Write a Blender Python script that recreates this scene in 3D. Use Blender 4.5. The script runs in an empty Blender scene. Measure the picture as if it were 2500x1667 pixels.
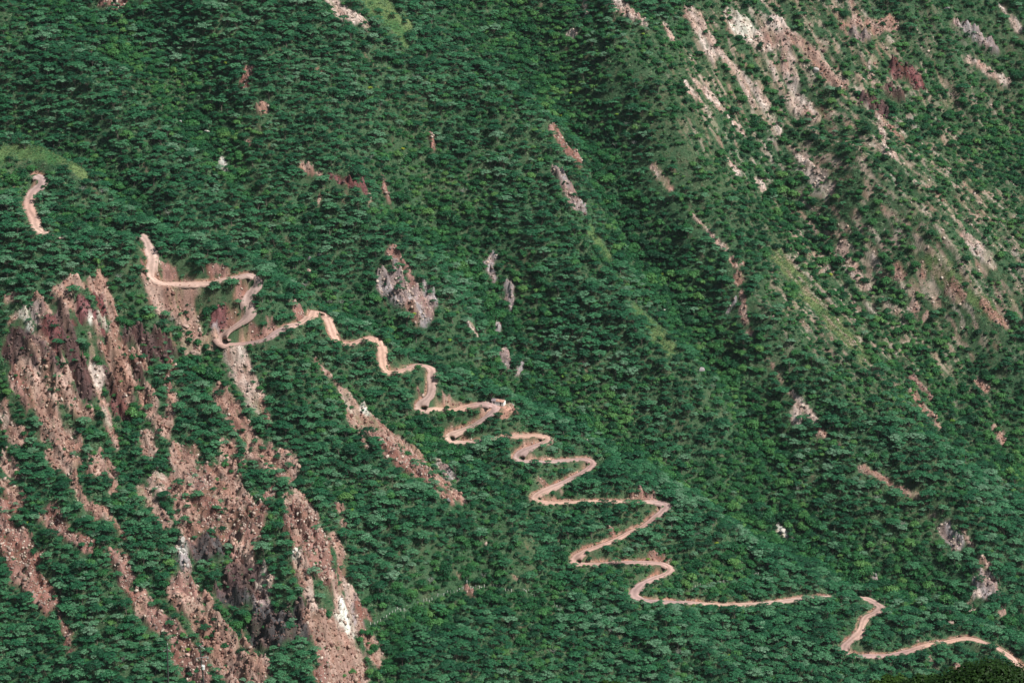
import bpy, math, random
import numpy as np

# ------------------------------------------------------------------ camera, sky, sun, exposure
SC = bpy.context.scene
COL = SC.collection
CZ = 900.0                      # height of the viewpoint across the canyon
PITCH = math.radians(20.0)
FPX = 7200.0                    # focal length in photo pixels (photo is 2500 x 1667)
PW, PH = 2500.0, 1667.0
cam_data = bpy.data.cameras.new('camera')
cam = bpy.data.objects.new('camera', cam_data)
COL.objects.link(cam)
cam.location = (0, 0, CZ)
cam.rotation_euler = (math.radians(90) - PITCH, 0, 0)
cam_data.sensor_width = 36.0
cam_data.lens = 36.0 * FPX / PW
cam_data.clip_start = 1.0
cam_data.clip_end = 12000.0
SC.camera = cam

SUN_DIR = np.array([0.52, -0.33, 0.79])      # towards the sun
SUN_DIR = SUN_DIR / np.linalg.norm(SUN_DIR)
world = bpy.data.worlds.new('World')
SC.world = world
world.use_nodes = True
wn = world.node_tree
bgn = wn.nodes['Background']
sky = wn.nodes.new('ShaderNodeTexSky')
sky.sky_type = 'NISHITA'
sky.sun_disc = False
sky.sun_elevation = math.asin(SUN_DIR[2])
sky.sun_rotation = math.atan2(SUN_DIR[0], SUN_DIR[1])
sky.air_density = 1.3
sky.dust_density = 1.5
wn.links.new(sky.outputs[0], bgn.inputs['Color'])
bgn.inputs['Strength'].default_value = 0.05
sun_data = bpy.data.lights.new('sun', 'SUN')
sun = bpy.data.objects.new('sun', sun_data)
COL.objects.link(sun)
sun.location = (300, 1500, 1500)
sun_data.energy = 5.0
sun_data.angle = math.radians(4.0)
sun_data.color = (1.0, 0.95, 0.87)
el = math.asin(SUN_DIR[2])
az = math.atan2(SUN_DIR[0], SUN_DIR[1])
sun.rotation_euler = (math.radians(90) - el, 0, math.pi - az)
SC.view_settings.view_transform = 'Standard'
SC.view_settings.look = 'None'
SC.view_settings.exposure = 0.38
SC.view_settings.gamma = 1.0
SC.view_settings.use_curve_mapping = False
SC.cycles.max_bounces = 4
SC.cycles.diffuse_bounces = 2
SC.cycles.glossy_bounces = 1
SC.cycles.transmission_bounces = 2
SC.cycles.use_denoising = True

rng = np.random.default_rng(7)
random.seed(7)

# ------------------------------------------------------------------ helpers
SP, CP = math.sin(PITCH), math.cos(PITCH)

def ray(u, v):
    s = (np.asarray(u, float) - PW / 2) / FPX
    t = (PH / 2 - np.asarray(v, float)) / FPX
    return s, CP + t * SP, -SP + t * CP

def pt(u, v, y):
    dx, dy, dz = ray(u, v)
    k = np.asarray(y, float) / dy
    return dx * k, np.asarray(y, float) + 0 * k, CZ + dz * k

def proj(x, y, z):
    zc = z - CZ
    dep = y * CP - zc * SP
    up = y * SP + zc * CP
    return PW / 2 + FPX * x / dep, PH / 2 - FPX * up / dep

def tag(o, label=None, cat=None, group=None, kind=None):
    if label: o['label'] = label
    if cat: o['category'] = cat
    if group: o['group'] = group
    if kind: o['kind'] = kind
    return o

def mesh_np(name, verts, faces, smooth=False):
    """verts Nx3 ; faces MxK (K fixed) numpy arrays"""
    me = bpy.data.meshes.new(name)
    verts = np.ascontiguousarray(verts, dtype=np.float32)
    faces = np.ascontiguousarray(faces, dtype=np.int32)
    m, k = faces.shape
    me.vertices.add(len(verts)); me.vertices.foreach_set('co', verts.ravel())
    me.loops.add(m * k); me.loops.foreach_set('vertex_index', faces.ravel())
    me.polygons.add(m)
    me.polygons.foreach_set('loop_start', np.arange(0, m * k, k, dtype=np.int32))
    if smooth:
        me.polygons.foreach_set('use_smooth', np.ones(m, dtype=bool))
    me.update(calc_edges=True)
    return me

def obj(name, me, parent=None, mat=None, loc=None):
    o = bpy.data.objects.new(name, me)
    COL.objects.link(o)
    if parent: o.parent = parent
    if mat is not None: me.materials.append(mat)
    if loc is not None: o.location = loc
    return o

def empty(name, loc=(0, 0, 0), rz=0.0, scale=1.0):
    o = bpy.data.objects.new(name, None)
    COL.objects.link(o)
    o.location = loc
    o.rotation_euler = (0, 0, rz)
    o.scale = (scale,) * 3 if not hasattr(scale, '__len__') else scale
    o.empty_display_size = 0.5
    return o

class MB:
    """collects boxes, tubes, prisms as verts/faces lists (mixed polygons)"""
    def __init__(self):
        self.v, self.f, self.m = [], [], []
        self.cur = 0
    def add(self, vs, fs):
        b = len(self.v)
        self.v += [tuple(map(float, p)) for p in vs]
        self.f += [tuple(b + i for i in f) for f in fs]
        self.m += [self.cur] * len(fs)
    def box(self, c, s, rz=0.0):
        ca, sa = math.cos(rz), math.sin(rz)
        vs = []
        for dz in (-.5, .5):
            for dx, dy in ((-.5, -.5), (.5, -.5), (.5, .5), (-.5, .5)):
                x, y = dx * s[0], dy * s[1]
                vs.append((c[0] + x * ca - y * sa, c[1] + x * sa + y * ca, c[2] + dz * s[2]))
        self.add(vs, [(3, 2, 1, 0), (4, 5, 6, 7), (0, 1, 5, 4), (1, 2, 6, 5), (2, 3, 7, 6), (3, 0, 4, 7)])
    def tube(self, a, b, r0, r1=None, n=6, cap=True):
        a, b = np.array(a, float), np.array(b, float)
        r1 = r0 if r1 is None else r1
        d = b - a; L = np.linalg.norm(d)
        if L < 1e-6: return
        d /= L
        t = np.array([1, 0, 0]) if abs(d[0]) < .8 else np.array([0, 1, 0])
        p = np.cross(d, t); p /= np.linalg.norm(p); q = np.cross(d, p)
        vs = []
        for c, r in ((a, r0), (b, r1)):
            for i in range(n):
                w = 2 * math.pi * i / n
                vs.append(c + r * (math.cos(w) * p + math.sin(w) * q))
        fs = [(i, (i + 1) % n, n + (i + 1) % n, n + i) for i in range(n)]
        if cap:
            fs += [tuple(range(n - 1, -1, -1)), tuple(range(n, 2 * n))]
        self.add(vs, fs)
    def path(self, pts, rads, n=5):
        for i in range(len(pts) - 1):
            self.tube(pts[i], pts[i + 1], rads[i], rads[i + 1], n, cap=(i == len(pts) - 2))
    def mesh(self, name, mats=()):
        me = bpy.data.meshes.new(name)
        me.from_pydata(self.v, [], self.f)
        for m in mats: me.materials.append(m)
        if len(mats) > 1: me.polygons.foreach_set('material_index', self.m)
        me.update()
        return me

def hash01(ix, iy, iz, seed):
    n = (ix.astype(np.int64) * 374761393 + iy.astype(np.int64) * 668265263 +
         iz.astype(np.int64) * 2147483647 + seed * 1274126177) & 0xFFFFFFFF
    n = ((n ^ (n >> 13)) * 1274126177) & 0xFFFFFFFF
    n = ((n ^ (n >> 16)) * 2246822519) & 0xFFFFFFFF
    n = n ^ (n >> 15)
    return (n & 0xFFFFFF) / float(0xFFFFFF)

def noise2(x, y, seed=0):
    """smooth value noise in 0..1"""
    ix = np.floor(x); iy = np.floor(y)
    fx = x - ix; fy = y - iy
    fx = fx * fx * (3 - 2 * fx); fy = fy * fy * (3 - 2 * fy)
    z = np.zeros_like(ix)
    a = hash01(ix, iy, z, seed); b = hash01(ix + 1, iy, z, seed)
    c = hash01(ix, iy + 1, z, seed); d = hash01(ix + 1, iy + 1, z, seed)
    return (a * (1 - fx) + b * fx) * (1 - fy) + (c * (1 - fx) + d * fx) * fy

def fbm2(x, y, seed=0, octv=4):
    s, a, t = 0, 1.0, 0
    for k in range(octv):
        s = s + a * noise2(x * 2 ** k + 17.3 * k, y * 2 ** k - 9.1 * k, seed + k)
        t += a; a *= .5
    return s / t

# ------------------------------------------------------------------ materials
def new_mat(name):
    m = bpy.data.materials.new(name); m.use_nodes = True
    nt = m.node_tree
    b = nt.nodes['Principled BSDF']
    return m, nt, b

def N(nt, t, **kw):
    n = nt.nodes.new(t)
    for k, v in kw.items(): setattr(n, k, v)
    return n

def simple_mat(name, col, rough=.8, var=.25, scale=2.0, metal=0.0, col2=None):
    m, nt, b = new_mat(name)
    tc = N(nt, 'ShaderNodeTexCoord')
    nz = N(nt, 'ShaderNodeTexNoise'); nz.inputs['Scale'].default_value = scale; nz.inputs['Detail'].default_value = 5
    nt.links.new(tc.outputs['Object'], nz.inputs['Vector'])
    rp = N(nt, 'ShaderNodeValToRGB')
    c2 = col2 or tuple(c * (1 + var) for c in col)
    rp.color_ramp.elements[0].position = .35; rp.color_ramp.elements[1].position = .65
    rp.color_ramp.elements[0].color = (*[c * (1 - var) for c in col], 1)
    rp.color_ramp.elements[1].color = (*c2, 1)
    nt.links.new(nz.outputs['Fac'], rp.inputs['Fac'])
    nt.links.new(rp.outputs['Color'], b.inputs['Base Color'])
    b.inputs['Roughness'].default_value = rough
    b.inputs['Metallic'].default_value = metal
    return m

def leaf_mat(name, ramp, rough=.55, hue_scale=.02, trans=0.0):
    """foliage: colour differs from plant to plant and drifts across the slope"""
    m, nt, b = new_mat(name)
    oi = N(nt, 'ShaderNodeObjectInfo')
    nz = N(nt, 'ShaderNodeTexNoise'); nz.inputs['Scale'].default_value = hue_scale; nz.inputs['Detail'].default_value = 2
    nt.links.new(oi.outputs['Location'], nz.inputs['Vector'])
    mx = N(nt, 'ShaderNodeMath', operation='MULTIPLY_ADD')
    nt.links.new(nz.outputs['Fac'], mx.inputs[0]); mx.inputs[1].default_value = .9; 
    rr = N(nt, 'ShaderNodeMath', operation='MULTIPLY_ADD')
    nt.links.new(oi.outputs['Random'], rr.inputs[0]); rr.inputs[1].default_value = .95; rr.inputs[2].default_value = -.42
    nt.links.new(rr.outputs[0], mx.inputs[2])
    rp = N(nt, 'ShaderNodeValToRGB')
    els = rp.color_ramp.elements
    while len(els) < len(ramp): els.new(.5)
    for e, (p, c) in zip(els, ramp):
        e.position = p; e.color = (*c, 1)
    nt.links.new(mx.outputs[0], rp.inputs['Fac'])
    # leaf to leaf variation
    ge = N(nt, 'ShaderNodeNewGeometry')
    mr = N(nt, 'ShaderNodeMapRange'); mr.inputs['To Min'].default_value = .82; mr.inputs['To Max'].default_value = 1.18
    nt.links.new(ge.outputs['Random Per Island'], mr.inputs['Value'])
    mm = N(nt, 'ShaderNodeMix', data_type='RGBA', blend_type='MULTIPLY'); mm.inputs['Factor'].default_value = 1.0
    nt.links.new(rp.outputs['Color'], mm.inputs['A']); nt.links.new(mr.outputs['Result'], mm.inputs['B'])
    nt.links.new(mm.outputs['Result'], b.inputs['Base Color'])
    b.inputs['Roughness'].default_value = rough
    b.inputs['Specular IOR Level'].default_value = .18
    if trans:
        tr = N(nt, 'ShaderNodeBsdfTranslucent')
        nt.links.new(mm.outputs['Result'], tr.inputs['Color'])
        ms = N(nt, 'ShaderNodeMixShader'); ms.inputs[0].default_value = trans
        nt.links.new(b.outputs[0], ms.inputs[1]); nt.links.new(tr.outputs[0], ms.inputs[2])
        nt.links.new(ms.outputs[0], nt.nodes['Material Output'].inputs['Surface'])
    return m

M_UMB = leaf_mat('umbrella_foliage', [(0.0, (.007, .054, .024)), (.3, (.014, .092, .040)), (.55, (.028, .132, .055)), (.8, (.058, .18, .085)), (1.0, (.11, .22, .135))])
M_RND = leaf_mat('bush_foliage', [(0.0, (.005, .042, .018)), (.35, (.010, .076, .026)), (.65, (.024, .115, .034)), (.9, (.052, .165, .046)), (1.0, (.085, .20, .055))])
M_LOW = leaf_mat('undergrowth_foliage', [(0.0, (.010, .064, .026)), (.4, (.024, .108, .042)), (.7, (.062, .165, .070)), (1.0, (.15, .22, .12))])
M_YEL = leaf_mat('yellow_green_foliage', [(0.0, (.10, .23, .03)), (.5, (.16, .29, .035)), (1.0, (.30, .34, .03))])
M_GRY = leaf_mat('grey_foliage', [(0.0, (.10, .15, .125)), (.5, (.16, .20, .17)), (1.0, (.24, .25, .23))])
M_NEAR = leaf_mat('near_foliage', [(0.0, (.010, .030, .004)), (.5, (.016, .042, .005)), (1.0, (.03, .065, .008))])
M_GRASS = leaf_mat('grass_blades', [(0.0, (.08, .15, .055)), (.5, (.14, .21, .085)), (1.0, (.24, .26, .13))])
M_BARK = simple_mat('bark', (.16, .13, .11), .9, .35, 6)
M_PALE = simple_mat('pale_bark', (.36, .34, .32), .9, .25, 6)
# ------------------------------------------------------------------ the lie of the land
# crest of the front spur and floor of the valley behind it: photo column, row, distance
CREST = [(-200,310,2105),(-100,330,2098),(0,345,2090),(100,368,2082),(180,405,2076),(260,470,2066),(345,552,2040),(420,598,2016),(520,628,2001),
 (600,655,1999),(640,682,1997),(700,728,1996),(760,752,1996),(800,765,1998),(870,812,2000),(930,826,2001),(1000,878,2001),(1060,900,2003),
 (1150,958,2003),(1225,968,2004),(1300,1025,1998),(1400,1070,1993),(1480,1115,1984),(1640,1215,1963),(1760,1290,1945),(1900,1375,1930),
 (2000,1430,1920),(2120,1460,1912),(2250,1505,1900),(2380,1548,1890),(2500,1605,1880),(2620,1660,1868)]
VALLEY = [(-200,390,2165),(-100,405,2160),(0,430,2150),(180,480,2126),(340,575,2092),(520,665,2065),(640,715,2058),(760,782,2056),(930,858,2058),
 (1070,930,2060),(1200,985,2062),(1300,1005,2056),(1480,1080,2040),(1700,1222,2010),(1900,1345,1982),(2120,1425,1952),(2300,1475,1938),(2500,1572,1922),(2620,1625,1910)]
FLANK = [(180,592,2022),(250,600,2024),(310,600,2020),(250,535,2048),(95,440,2062),(80,500,2036),(160,480,2052),(20,470,2050),
 (-150,560,2020),(0,560,2008),(120,568,2004),(240,574,2000),(330,585,2002),(400,640,1997),
 (0,690,1972),(120,690,1968),(250,668,1983),(330,720,1978),(300,820,1958),(90,740,1957),(200,745,1958),(0,800,1950),(110,860,1934),(230,900,1938),(380,880,1950),
 (0,960,1925),(150,1000,1912),(300,1000,1925),(420,960,1932),(-150,900,1940),(-150,1300,1850),(-150,1667,1770),
 (450,720,1985),(560,760,1980),(520,830,1972),(600,835,1968),(700,805,1975),
 (600,950,1942),(760,870,1968),(760,1000,1930),(0,1250,1858),(200,1250,1855),(400,1200,1872),(300,1450,1805),(0,1500,1800),(0,1667,1760),(200,1667,1750),(450,1667,1748),
 (560,1150,1890),(560,1400,1815),(640,1300,1832),(700,1200,1868),(760,1420,1795),(640,1550,1778),(750,1560,1765),(700,1667,1742),(850,1667,1768),
 (880,1000,1950),(1000,1110,1928),(1130,1220,1900),(1250,1320,1876),(860,1200,1876),(900,1350,1838),(880,1470,1812),(1000,1300,1855),
 (900,1530,1806),(1040,1470,1836),(1180,1432,1858),(1330,1470,1858),(1400,1510,1845),(1500,1580,1828),(1050,1600,1795),(1180,1667,1790),(1180,1500,1836),
 (1100,1072,1972),(1200,1110,1955),(1310,1130,1957),(1300,1215,1930),(1400,1170,1955),(1480,1232,1937),(1640,1232,1955),(1400,1370,1893),(1560,1310,1924),(1640,1385,1912),
 (1560,1465,1872),(1760,1475,1888),(1930,1470,1900),(1800,1380,1930),(1700,1600,1830),(1700,1667,1810),(1900,1560,1860),(2060,1590,1858),(2200,1592,1868),(2060,1667,1835),(2300,1640,1858),(2450,1667,1862),(2620,1720,1850),
 (1400,1667,1802),(950,1100,1915)]
_vu = [p[0] for p in VALLEY]; _vv = [p[1] for p in VALLEY]; _vy = [p[2] for p in VALLEY]
def back_y(u, v, off=0.0):
    return np.interp(u, _vu, _vy) + (np.interp(u, _vu, _vv) - v) * .315 + off
BACK = []
def line(off, *uv):
    for u, v in uv: BACK.append((u, v, back_y(u, v, off)))
line(14, (130,30),(270,150),(430,285),(545,395),(650,520),(750,625),(890,760))
line(-14, (560,40),(650,250),(760,400),(900,470),(1010,610),(1075,770))
line(-8, (20,20),(180,150),(320,260),(400,380),(440,480))
line(10, (950,560),(1130,640),(1230,760),(1260,880))
line(-16, (960,50),(1130,190),(1290,270),(1370,330),(1420,470),(1520,680),(1640,860),(1720,960))
line(20, (1240,20),(1330,190),(1420,360),(1520,540),(1595,660))
line(13, (1665,770),(1745,915))
line(6, (1850,1070))
line(-16, (1480,180),(1590,400),(1700,550),(1780,620),(1810,720),(1860,870),(1940,970),(2010,1065),(2110,1150),(2260,1225),(2340,1310),(2420,1420))
line(14, (1900,520),(2020,600),(2130,690),(2260,850),(2390,1010),(2510,1160))
line(-14, (2080,440),(2270,610),(2420,770),(2530,850))
line(-8, (1700,20),(1830,60),(1960,90),(2100,80),(2330,60),(2500,90))
line(12, (1900,300),(2250,300),(2450,330))
line(6, (760,560),(830,660))
line(0, (-200,0),(-200,200),(0,200),(2700,0),(2700,500),(2700,1000),(2640,1300),(-200,-200),(600,-200),(1300,-200),(2000,-200),(2700,-200))

DEEP = [(u, v + 26 * (u < 1250) + 8 * (u >= 1250), y) for u, v, y in VALLEY]     # the valley floor lies out of sight
CT = np.array(CREST + DEEP + FLANK + BACK, float)
cx, cy, cz = pt(CT[:, 0], CT[:, 1], CT[:, 2])
S0 = 100.0
def tps(r2):
    return np.where(r2 > 1e-12, .5 * r2 * np.log(np.maximum(r2, 1e-12)), 0)
P = np.stack([cx, cy - 2000], 1) / S0
K = tps(((P[:, None] - P[None]) ** 2).sum(-1)) + 2e-3 * np.eye(len(P))
A = np.block([[K, np.c_[np.ones(len(P)), P]], [np.c_[np.ones(len(P)), P].T, np.zeros((3, 3))]])
W = np.linalg.solve(A, np.r_[cz, 0, 0, 0])
def land(x, y):
    X = np.asarray(x, float).ravel() / S0; Y = (np.asarray(y, float).ravel() - 2000) / S0
    out = W[-3] + W[-2] * X + W[-1] * Y
    for i in range(len(P)):
        out += W[i] * tps((X - P[i, 0]) ** 2 + (Y - P[i, 1]) ** 2)
    return out.reshape(np.shape(x))

# coarse evaluation on a 5 m grid, then bilinear-smooth upsampling to the fine grid
X0, X1, Y0, Y1, ST = -470.0, 480.0, 1690.0, 2520.0, 1.0
nx, ny = int((X1 - X0) / ST) + 1, int((Y1 - Y0) / ST) + 1
gx = X0 + ST * np.arange(nx); gy = Y0 + ST * np.arange(ny)
CS = 5
cgx = X0 + ST * CS * np.arange(-2, nx // CS + 4); cgy = Y0 + ST * CS * np.arange(-2, ny // CS + 4)
CXX, CYY = np.meshgrid(cgx, cgy)
CZZ = land(CXX, CYY)
def cubic_w(f):
    f2 = f * f; f3 = f2 * f
    return np.stack([-.5*f3+f2-.5*f, 1.5*f3-2.5*f2+1, -1.5*f3+2*f2+.5*f, .5*f3-.5*f2], 0)
def up1(a, n, axis):
    t = np.arange(n) / CS + 2
    i = np.floor(t).astype(int); w = cubic_w(t - i)
    sh = [1, 1]; sh[axis] = n
    return sum(w[k].reshape(sh) * np.take(a, i - 1 + k, axis=axis) for k in range(4))
Z = up1(up1(CZZ, nx, 1), ny, 0)                         # [iy, ix]
XX, YY = np.meshgrid(gx, gy)
# fall-line gullies: downhill runs right and towards the viewer; noise stretched along it
FA, FB = .67, -.74                                      # downhill unit direction
along = XX * FA + YY * FB; across = XX * -FB + YY * FA
wob = 9 * fbm2(XX / 60, YY / 60, 5, 2)
g1 = 1 - np.abs(2 * fbm2(along / 140 + 3, (across + wob) / 34, 11, 2) - 1)
g2 = 1 - np.abs(2 * fbm2(along / 60 + 9, (across + wob) / 14, 23, 2) - 1)
yv = np.interp(XX, *zip(*sorted((float(pt(u, v, y)[0]), y) for u, v, y in VALLEY)))
BACKM = np.clip((YY - yv - 12) / 45, 0, 1)
wob2 = 22 * (fbm2(XX / 110, YY / 110, 8, 2) - .5)
g0 = 1 - np.abs(2 * fbm2(along / 260 + 5, (across + wob2) / 62, 13, 2) - 1)
Z += BACKM * (g0 - .7) * 15
Z += (g1 - .7) * 10 + (g2 - .7) * 4.4 + (fbm2(XX / 9, YY / 9, 31, 3) - .5) * 2.6
BASE = Z.copy()

def bil(G, x, y):
    fx = np.clip((np.asarray(x, float) - X0) / ST, 0, nx - 1.001); fy = np.clip((np.asarray(y, float) - Y0) / ST, 0, ny - 1.001)
    ix = fx.astype(int); iy = fy.astype(int); fx = fx - ix; fy = fy - iy
    return (G[iy, ix] * (1-fx) + G[iy, ix+1] * fx) * (1-fy) + (G[iy+1, ix] * (1-fx) + G[iy+1, ix+1] * fx) * fy

def ground(u, v, y_from=None, G=None):
    """where the sight line through a photo point meets the land"""
    G = Z if G is None else G
    u = np.atleast_1d(np.asarray(u, float)); v = np.atleast_1d(np.asarray(v, float))
    dx, dy, dz = ray(u, v)
    ys = np.arange(Y0 + 1, Y1 - 1, 1.5) if y_from is None else np.arange(y_from, Y1 - 1, 1.5)
    hit = np.full(len(u), np.nan); prev = None
    for y in ys:
        k = y / dy
        below = CZ + dz * k < bil(G, dx * k, np.full(len(u), y))
        new = below & np.isnan(hit)
        hit[new] = y - .75
    hit = np.where(np.isnan(hit), Y1 - 5, hit)
    k = hit / dy
    x = dx * k
    return x, hit, bil(G, x, hit)

def spline(pts, step):
    """Catmull-Rom through 2-D/3-D points, resampled evenly"""
    p = np.array(pts, float); p = np.vstack([2 * p[0] - p[1], p, 2 * p[-1] - p[-2]])
    out = []
    for i in range(1, len(p) - 2):
        for t in np.linspace(0, 1, 16, endpoint=False):
            w = cubic_w(np.array(t)); out.append(sum(w[k] * p[i - 1 + k] for k in range(4)))
    out.append(p[-2]); out = np.array(out)
    d = np.r_[0, np.cumsum(np.linalg.norm(np.diff(out, axis=0), axis=1))]
    s = np.arange(0, d[-1], step)
    return np.stack([np.interp(s, d, out[:, k]) for k in range(out.shape[1])], 1)

# ------------------------------------------------------------------ the dirt road, traced from the top bend down
ROAD_RUNS = [  # stretches one can see; between them it dips behind the spur
 [(88,428),(102,436),(97,452),(80,468),(71,490),(73,512),(84,532),(88,552),(103,567),(122,571)],
 [(343,572),(358,588),(366,612),(373,634),(368,658),(372,678),(394,690),(430,692),(470,692),(515,690),(543,682),(566,678),(590,673),(608,670),(626,680),(620,702),(606,722),(609,752),(599,776),(572,796),(550,812),(538,828),(552,838),(590,838),(640,830),(672,812),(700,797),(735,787),(752,775),(757,765)],
 [(797,770),(806,790),(813,812),(820,826),(836,838),(856,840),(876,832),(890,826)],
 [(922,828),(931,842),(934,870),(938,895),(944,908),(962,908),(984,904),(1000,897),(1020,890),(1040,893),(1055,903),(1054,925),(1054,950),(1046,968),(1030,982),(1022,994),(1030,1001),(1054,996),(1080,998),(1110,1000),(1140,992),(1165,985),(1190,985),(1208,992),(1202,1004),(1180,1022),(1150,1040),(1120,1052),(1096,1062),(1098,1072),(1122,1078),(1150,1078),(1186,1072),(1225,1068),(1270,1062),(1315,1062),(1338,1068),(1330,1078),(1300,1090),(1275,1101),(1262,1114),(1268,1122),(1300,1126),(1340,1126),(1390,1122),(1425,1120),(1447,1126),(1440,1140),(1415,1157),(1380,1175),(1340,1192),(1312,1206),(1305,1217),(1322,1224),(1365,1226),(1420,1224),(1480,1223),(1540,1224),(1590,1224),(1626,1230),(1620,1244),(1595,1266),(1570,1284),(1530,1302),(1500,1318),(1462,1332),(1430,1344),(1408,1358),(1402,1370),(1420,1376),(1465,1375),(1510,1372),(1560,1372),(1610,1374),(1636,1384),(1628,1398),(1600,1410),(1572,1422),(1554,1436),(1549,1450),(1560,1460),(1590,1466),(1640,1468),(1690,1470),(1740,1474),(1790,1476),(1850,1473),(1900,1468)],
 [(1900,1468),(1945,1462),(2000,1458),(2060,1455),(2110,1460),(2132,1468),(2150,1482),(2138,1494),(2116,1504),(2106,1522),(2100,1542),(2080,1560),(2063,1574),(2061,1588),(2080,1598),(2120,1600),(2170,1598),(2220,1588),(2260,1574),(2310,1566),(2345,1558),(2370,1558),(2400,1566),(2430,1578),(2462,1598),(2480,1616),(2510,1645)],
]
RW = 7.0
road_runs3 = []
for run in ROAD_RUNS:
    uv = spline(run, 3.0)
    x, y, z = ground(uv[:, 0], uv[:, 1], 1780)
    # keep distance along the road steady: filter jumps where a sight line skims a rise
    ker = np.hanning(25); ker /= ker.sum()
    def sm(a):
        return np.convolve(np.pad(a, 12, mode='reflect', reflect_type='odd'), ker, 'valid')
    ymed = np.array([np.median(y[max(0, i-6):i+7]) for i in range(len(y))])
    y = sm(ymed)
    dx, dy, dz = ray(uv[:, 0], uv[:, 1]); x = dx * y / dy
    z = CZ + dz * y / dy
    road_runs3.append(np.stack([x, y, z], 1))
# hidden links behind the crest
def link(a, b, back):
    n = 14; t = np.linspace(0, 1, n)[1:-1, None]
    q = a * (1 - t) + b * t
    q[:, 1] += back * np.sin(np.pi * t[:, 0])
    return q
road_pts = road_runs3[0]
road_seen = [np.ones(len(road_pts), bool)]
for prv, nxt, bk in ((0, 1, 14), (1, 2, 12), (2, 3, 9), (3, 4, 0)):
    if bk:
        q = link(road_runs3[prv][-1], road_runs3[nxt][0], bk)
        road_pts = np.vstack([road_pts, q]); road_seen.append(np.zeros(len(q), bool))
        road_pts = np.vstack([road_pts, road_runs3[nxt]]); road_seen.append(np.ones(len(road_runs3[nxt]), bool))
    else:
        road_pts = np.vstack([road_pts, road_runs3[nxt][1:]]); road_seen.append(np.ones(len(road_runs3[nxt]) - 1, bool))
road_seen = np.concatenate(road_seen).astype(float)
d = np.r_[0, np.cumsum(np.maximum(1e-3, np.linalg.norm(np.diff(road_pts[:, :2], axis=0), axis=1)))]
s = np.arange(0, d[-1], 1.3)
seen = np.interp(s, d, road_seen) > .5
road = np.stack([np.interp(s, d, road_pts[:, k]) for k in range(3)], 1)
hid = ~seen
hx, hy = road[hid, 0], road[hid, 1]
top = np.full(len(hx), -9.0)                      # the sight line that grazes the crest in front
for kk in np.arange(3, 60, 1.5):
    t = 1 - kk / hy
    top = np.maximum(top, (bil(BASE, hx * t, hy * t) - CZ) / (hy * t))
road[hid, 2] = np.minimum(bil(BASE, hx, hy) - 1.0, CZ + top * hy - 1.5)
for k in range(3):
    ker2 = np.hanning(7); ker2 /= ker2.sum(); hk = len(ker2) // 2
    road[:, k] = np.convolve(np.pad(road[:, k], hk, mode='reflect', reflect_type='odd'), ker2, 'valid')

# cut and fill: nearest road sample for every vertex near the road
RD = np.full(Z.shape, 99.0); RZ = np.zeros(Z.shape)
gr = np.gradient(road, axis=0); gl = np.hypot(gr[:, 0], gr[:, 1]) + 1e-6
tdx, tdy, tsl = gr[:, 0] / gl, gr[:, 1] / gl, np.clip(gr[:, 2] / gl, -.9, .9)
for (x, y, z), ax, ay, asl in zip(road, tdx, tdy, tsl):
    R = 13
    i0, i1 = max(0, int((x - R - X0) / ST)), min(nx, int((x + R - X0) / ST) + 2)
    j0, j1 = max(0, int((y - R - Y0) / ST)), min(ny, int((y + R - Y0) / ST) + 2)
    if i0 >= i1 or j0 >= j1: continue
    ex, ey = XX[j0:j1, i0:i1] - x, YY[j0:j1, i0:i1] - y
    dd = np.hypot(ex, ey)
    m = dd < RD[j0:j1, i0:i1]
    RD[j0:j1, i0:i1][m] = dd[m]; RZ[j0:j1, i0:i1][m] = (z + asl * np.clip(ex * ax + ey * ay, -1.5, 1.5))[m]
HX, HY, _hz = [float(a[0]) for a in ground([1216], [988], 1900)]
HZ = float(bil(Z, HX, HY))
kroad = np.argmin(np.hypot(road[:, 0] - HX, road[:, 1] - HY + 3))
HZ = float(road[kroad, 2]) + .3
half = RW / 2 + .6
wgt = np.clip(1 - (RD - half) / 4.2, 0, 1); wgt = wgt * wgt * (3 - 2 * wgt)
Z = Z * (1 - wgt) + (RZ - .40) * wgt
# the downhill shoulder stays below the sight line to the roadway
CAP = np.full(Z.shape, 1e5)
for (x, y, z), sflag in zip(road, seen):
    if not sflag: continue
    for kk in np.arange(3.6, 30, 1.0):
        t = 1 - kk / y; xx_, yy_ = x * t, y - kk
        i0, j0 = int((xx_ - 3.5 - X0) / ST), int((yy_ - X0 * 0 - Y0) / ST)
        if i0 < 0 or j0 < 1 or i0 + 8 >= nx or j0 + 2 >= ny: continue
        cap = CZ + (z - CZ) * t - .5
        sub = CAP[j0:j0 + 2, i0:i0 + 8]; np.minimum(sub, cap, out=sub)
CAP = np.where(RD < half + .8, 1e5, CAP)
Z = np.minimum(Z, CAP)
blur = Z.copy()
for _ in range(4):
    blur[1:-1, 1:-1] = (blur[:-2, 1:-1] + blur[2:, 1:-1] + blur[1:-1, :-2] + blur[1:-1, 2:] + 2 * blur[1:-1, 1:-1]) / 6
bwt = np.clip((RD - half + .5) / 1.5, 0, 1) * np.clip((half + 8 - RD) / 3, 0, 1)
Z = Z * (1 - bwt) + blur * bwt
# a level yard for the house
hd = np.hypot((XX - HX) * .8, YY - HY)
hw = np.clip(1 - (hd - 6) / 5, 0, 1); hw = hw * hw * (3 - 2 * hw)
hw *= np.clip((RD - half) / 1.5, 0, 1)
Z = Z * (1 - hw) + HZ * hw

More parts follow.
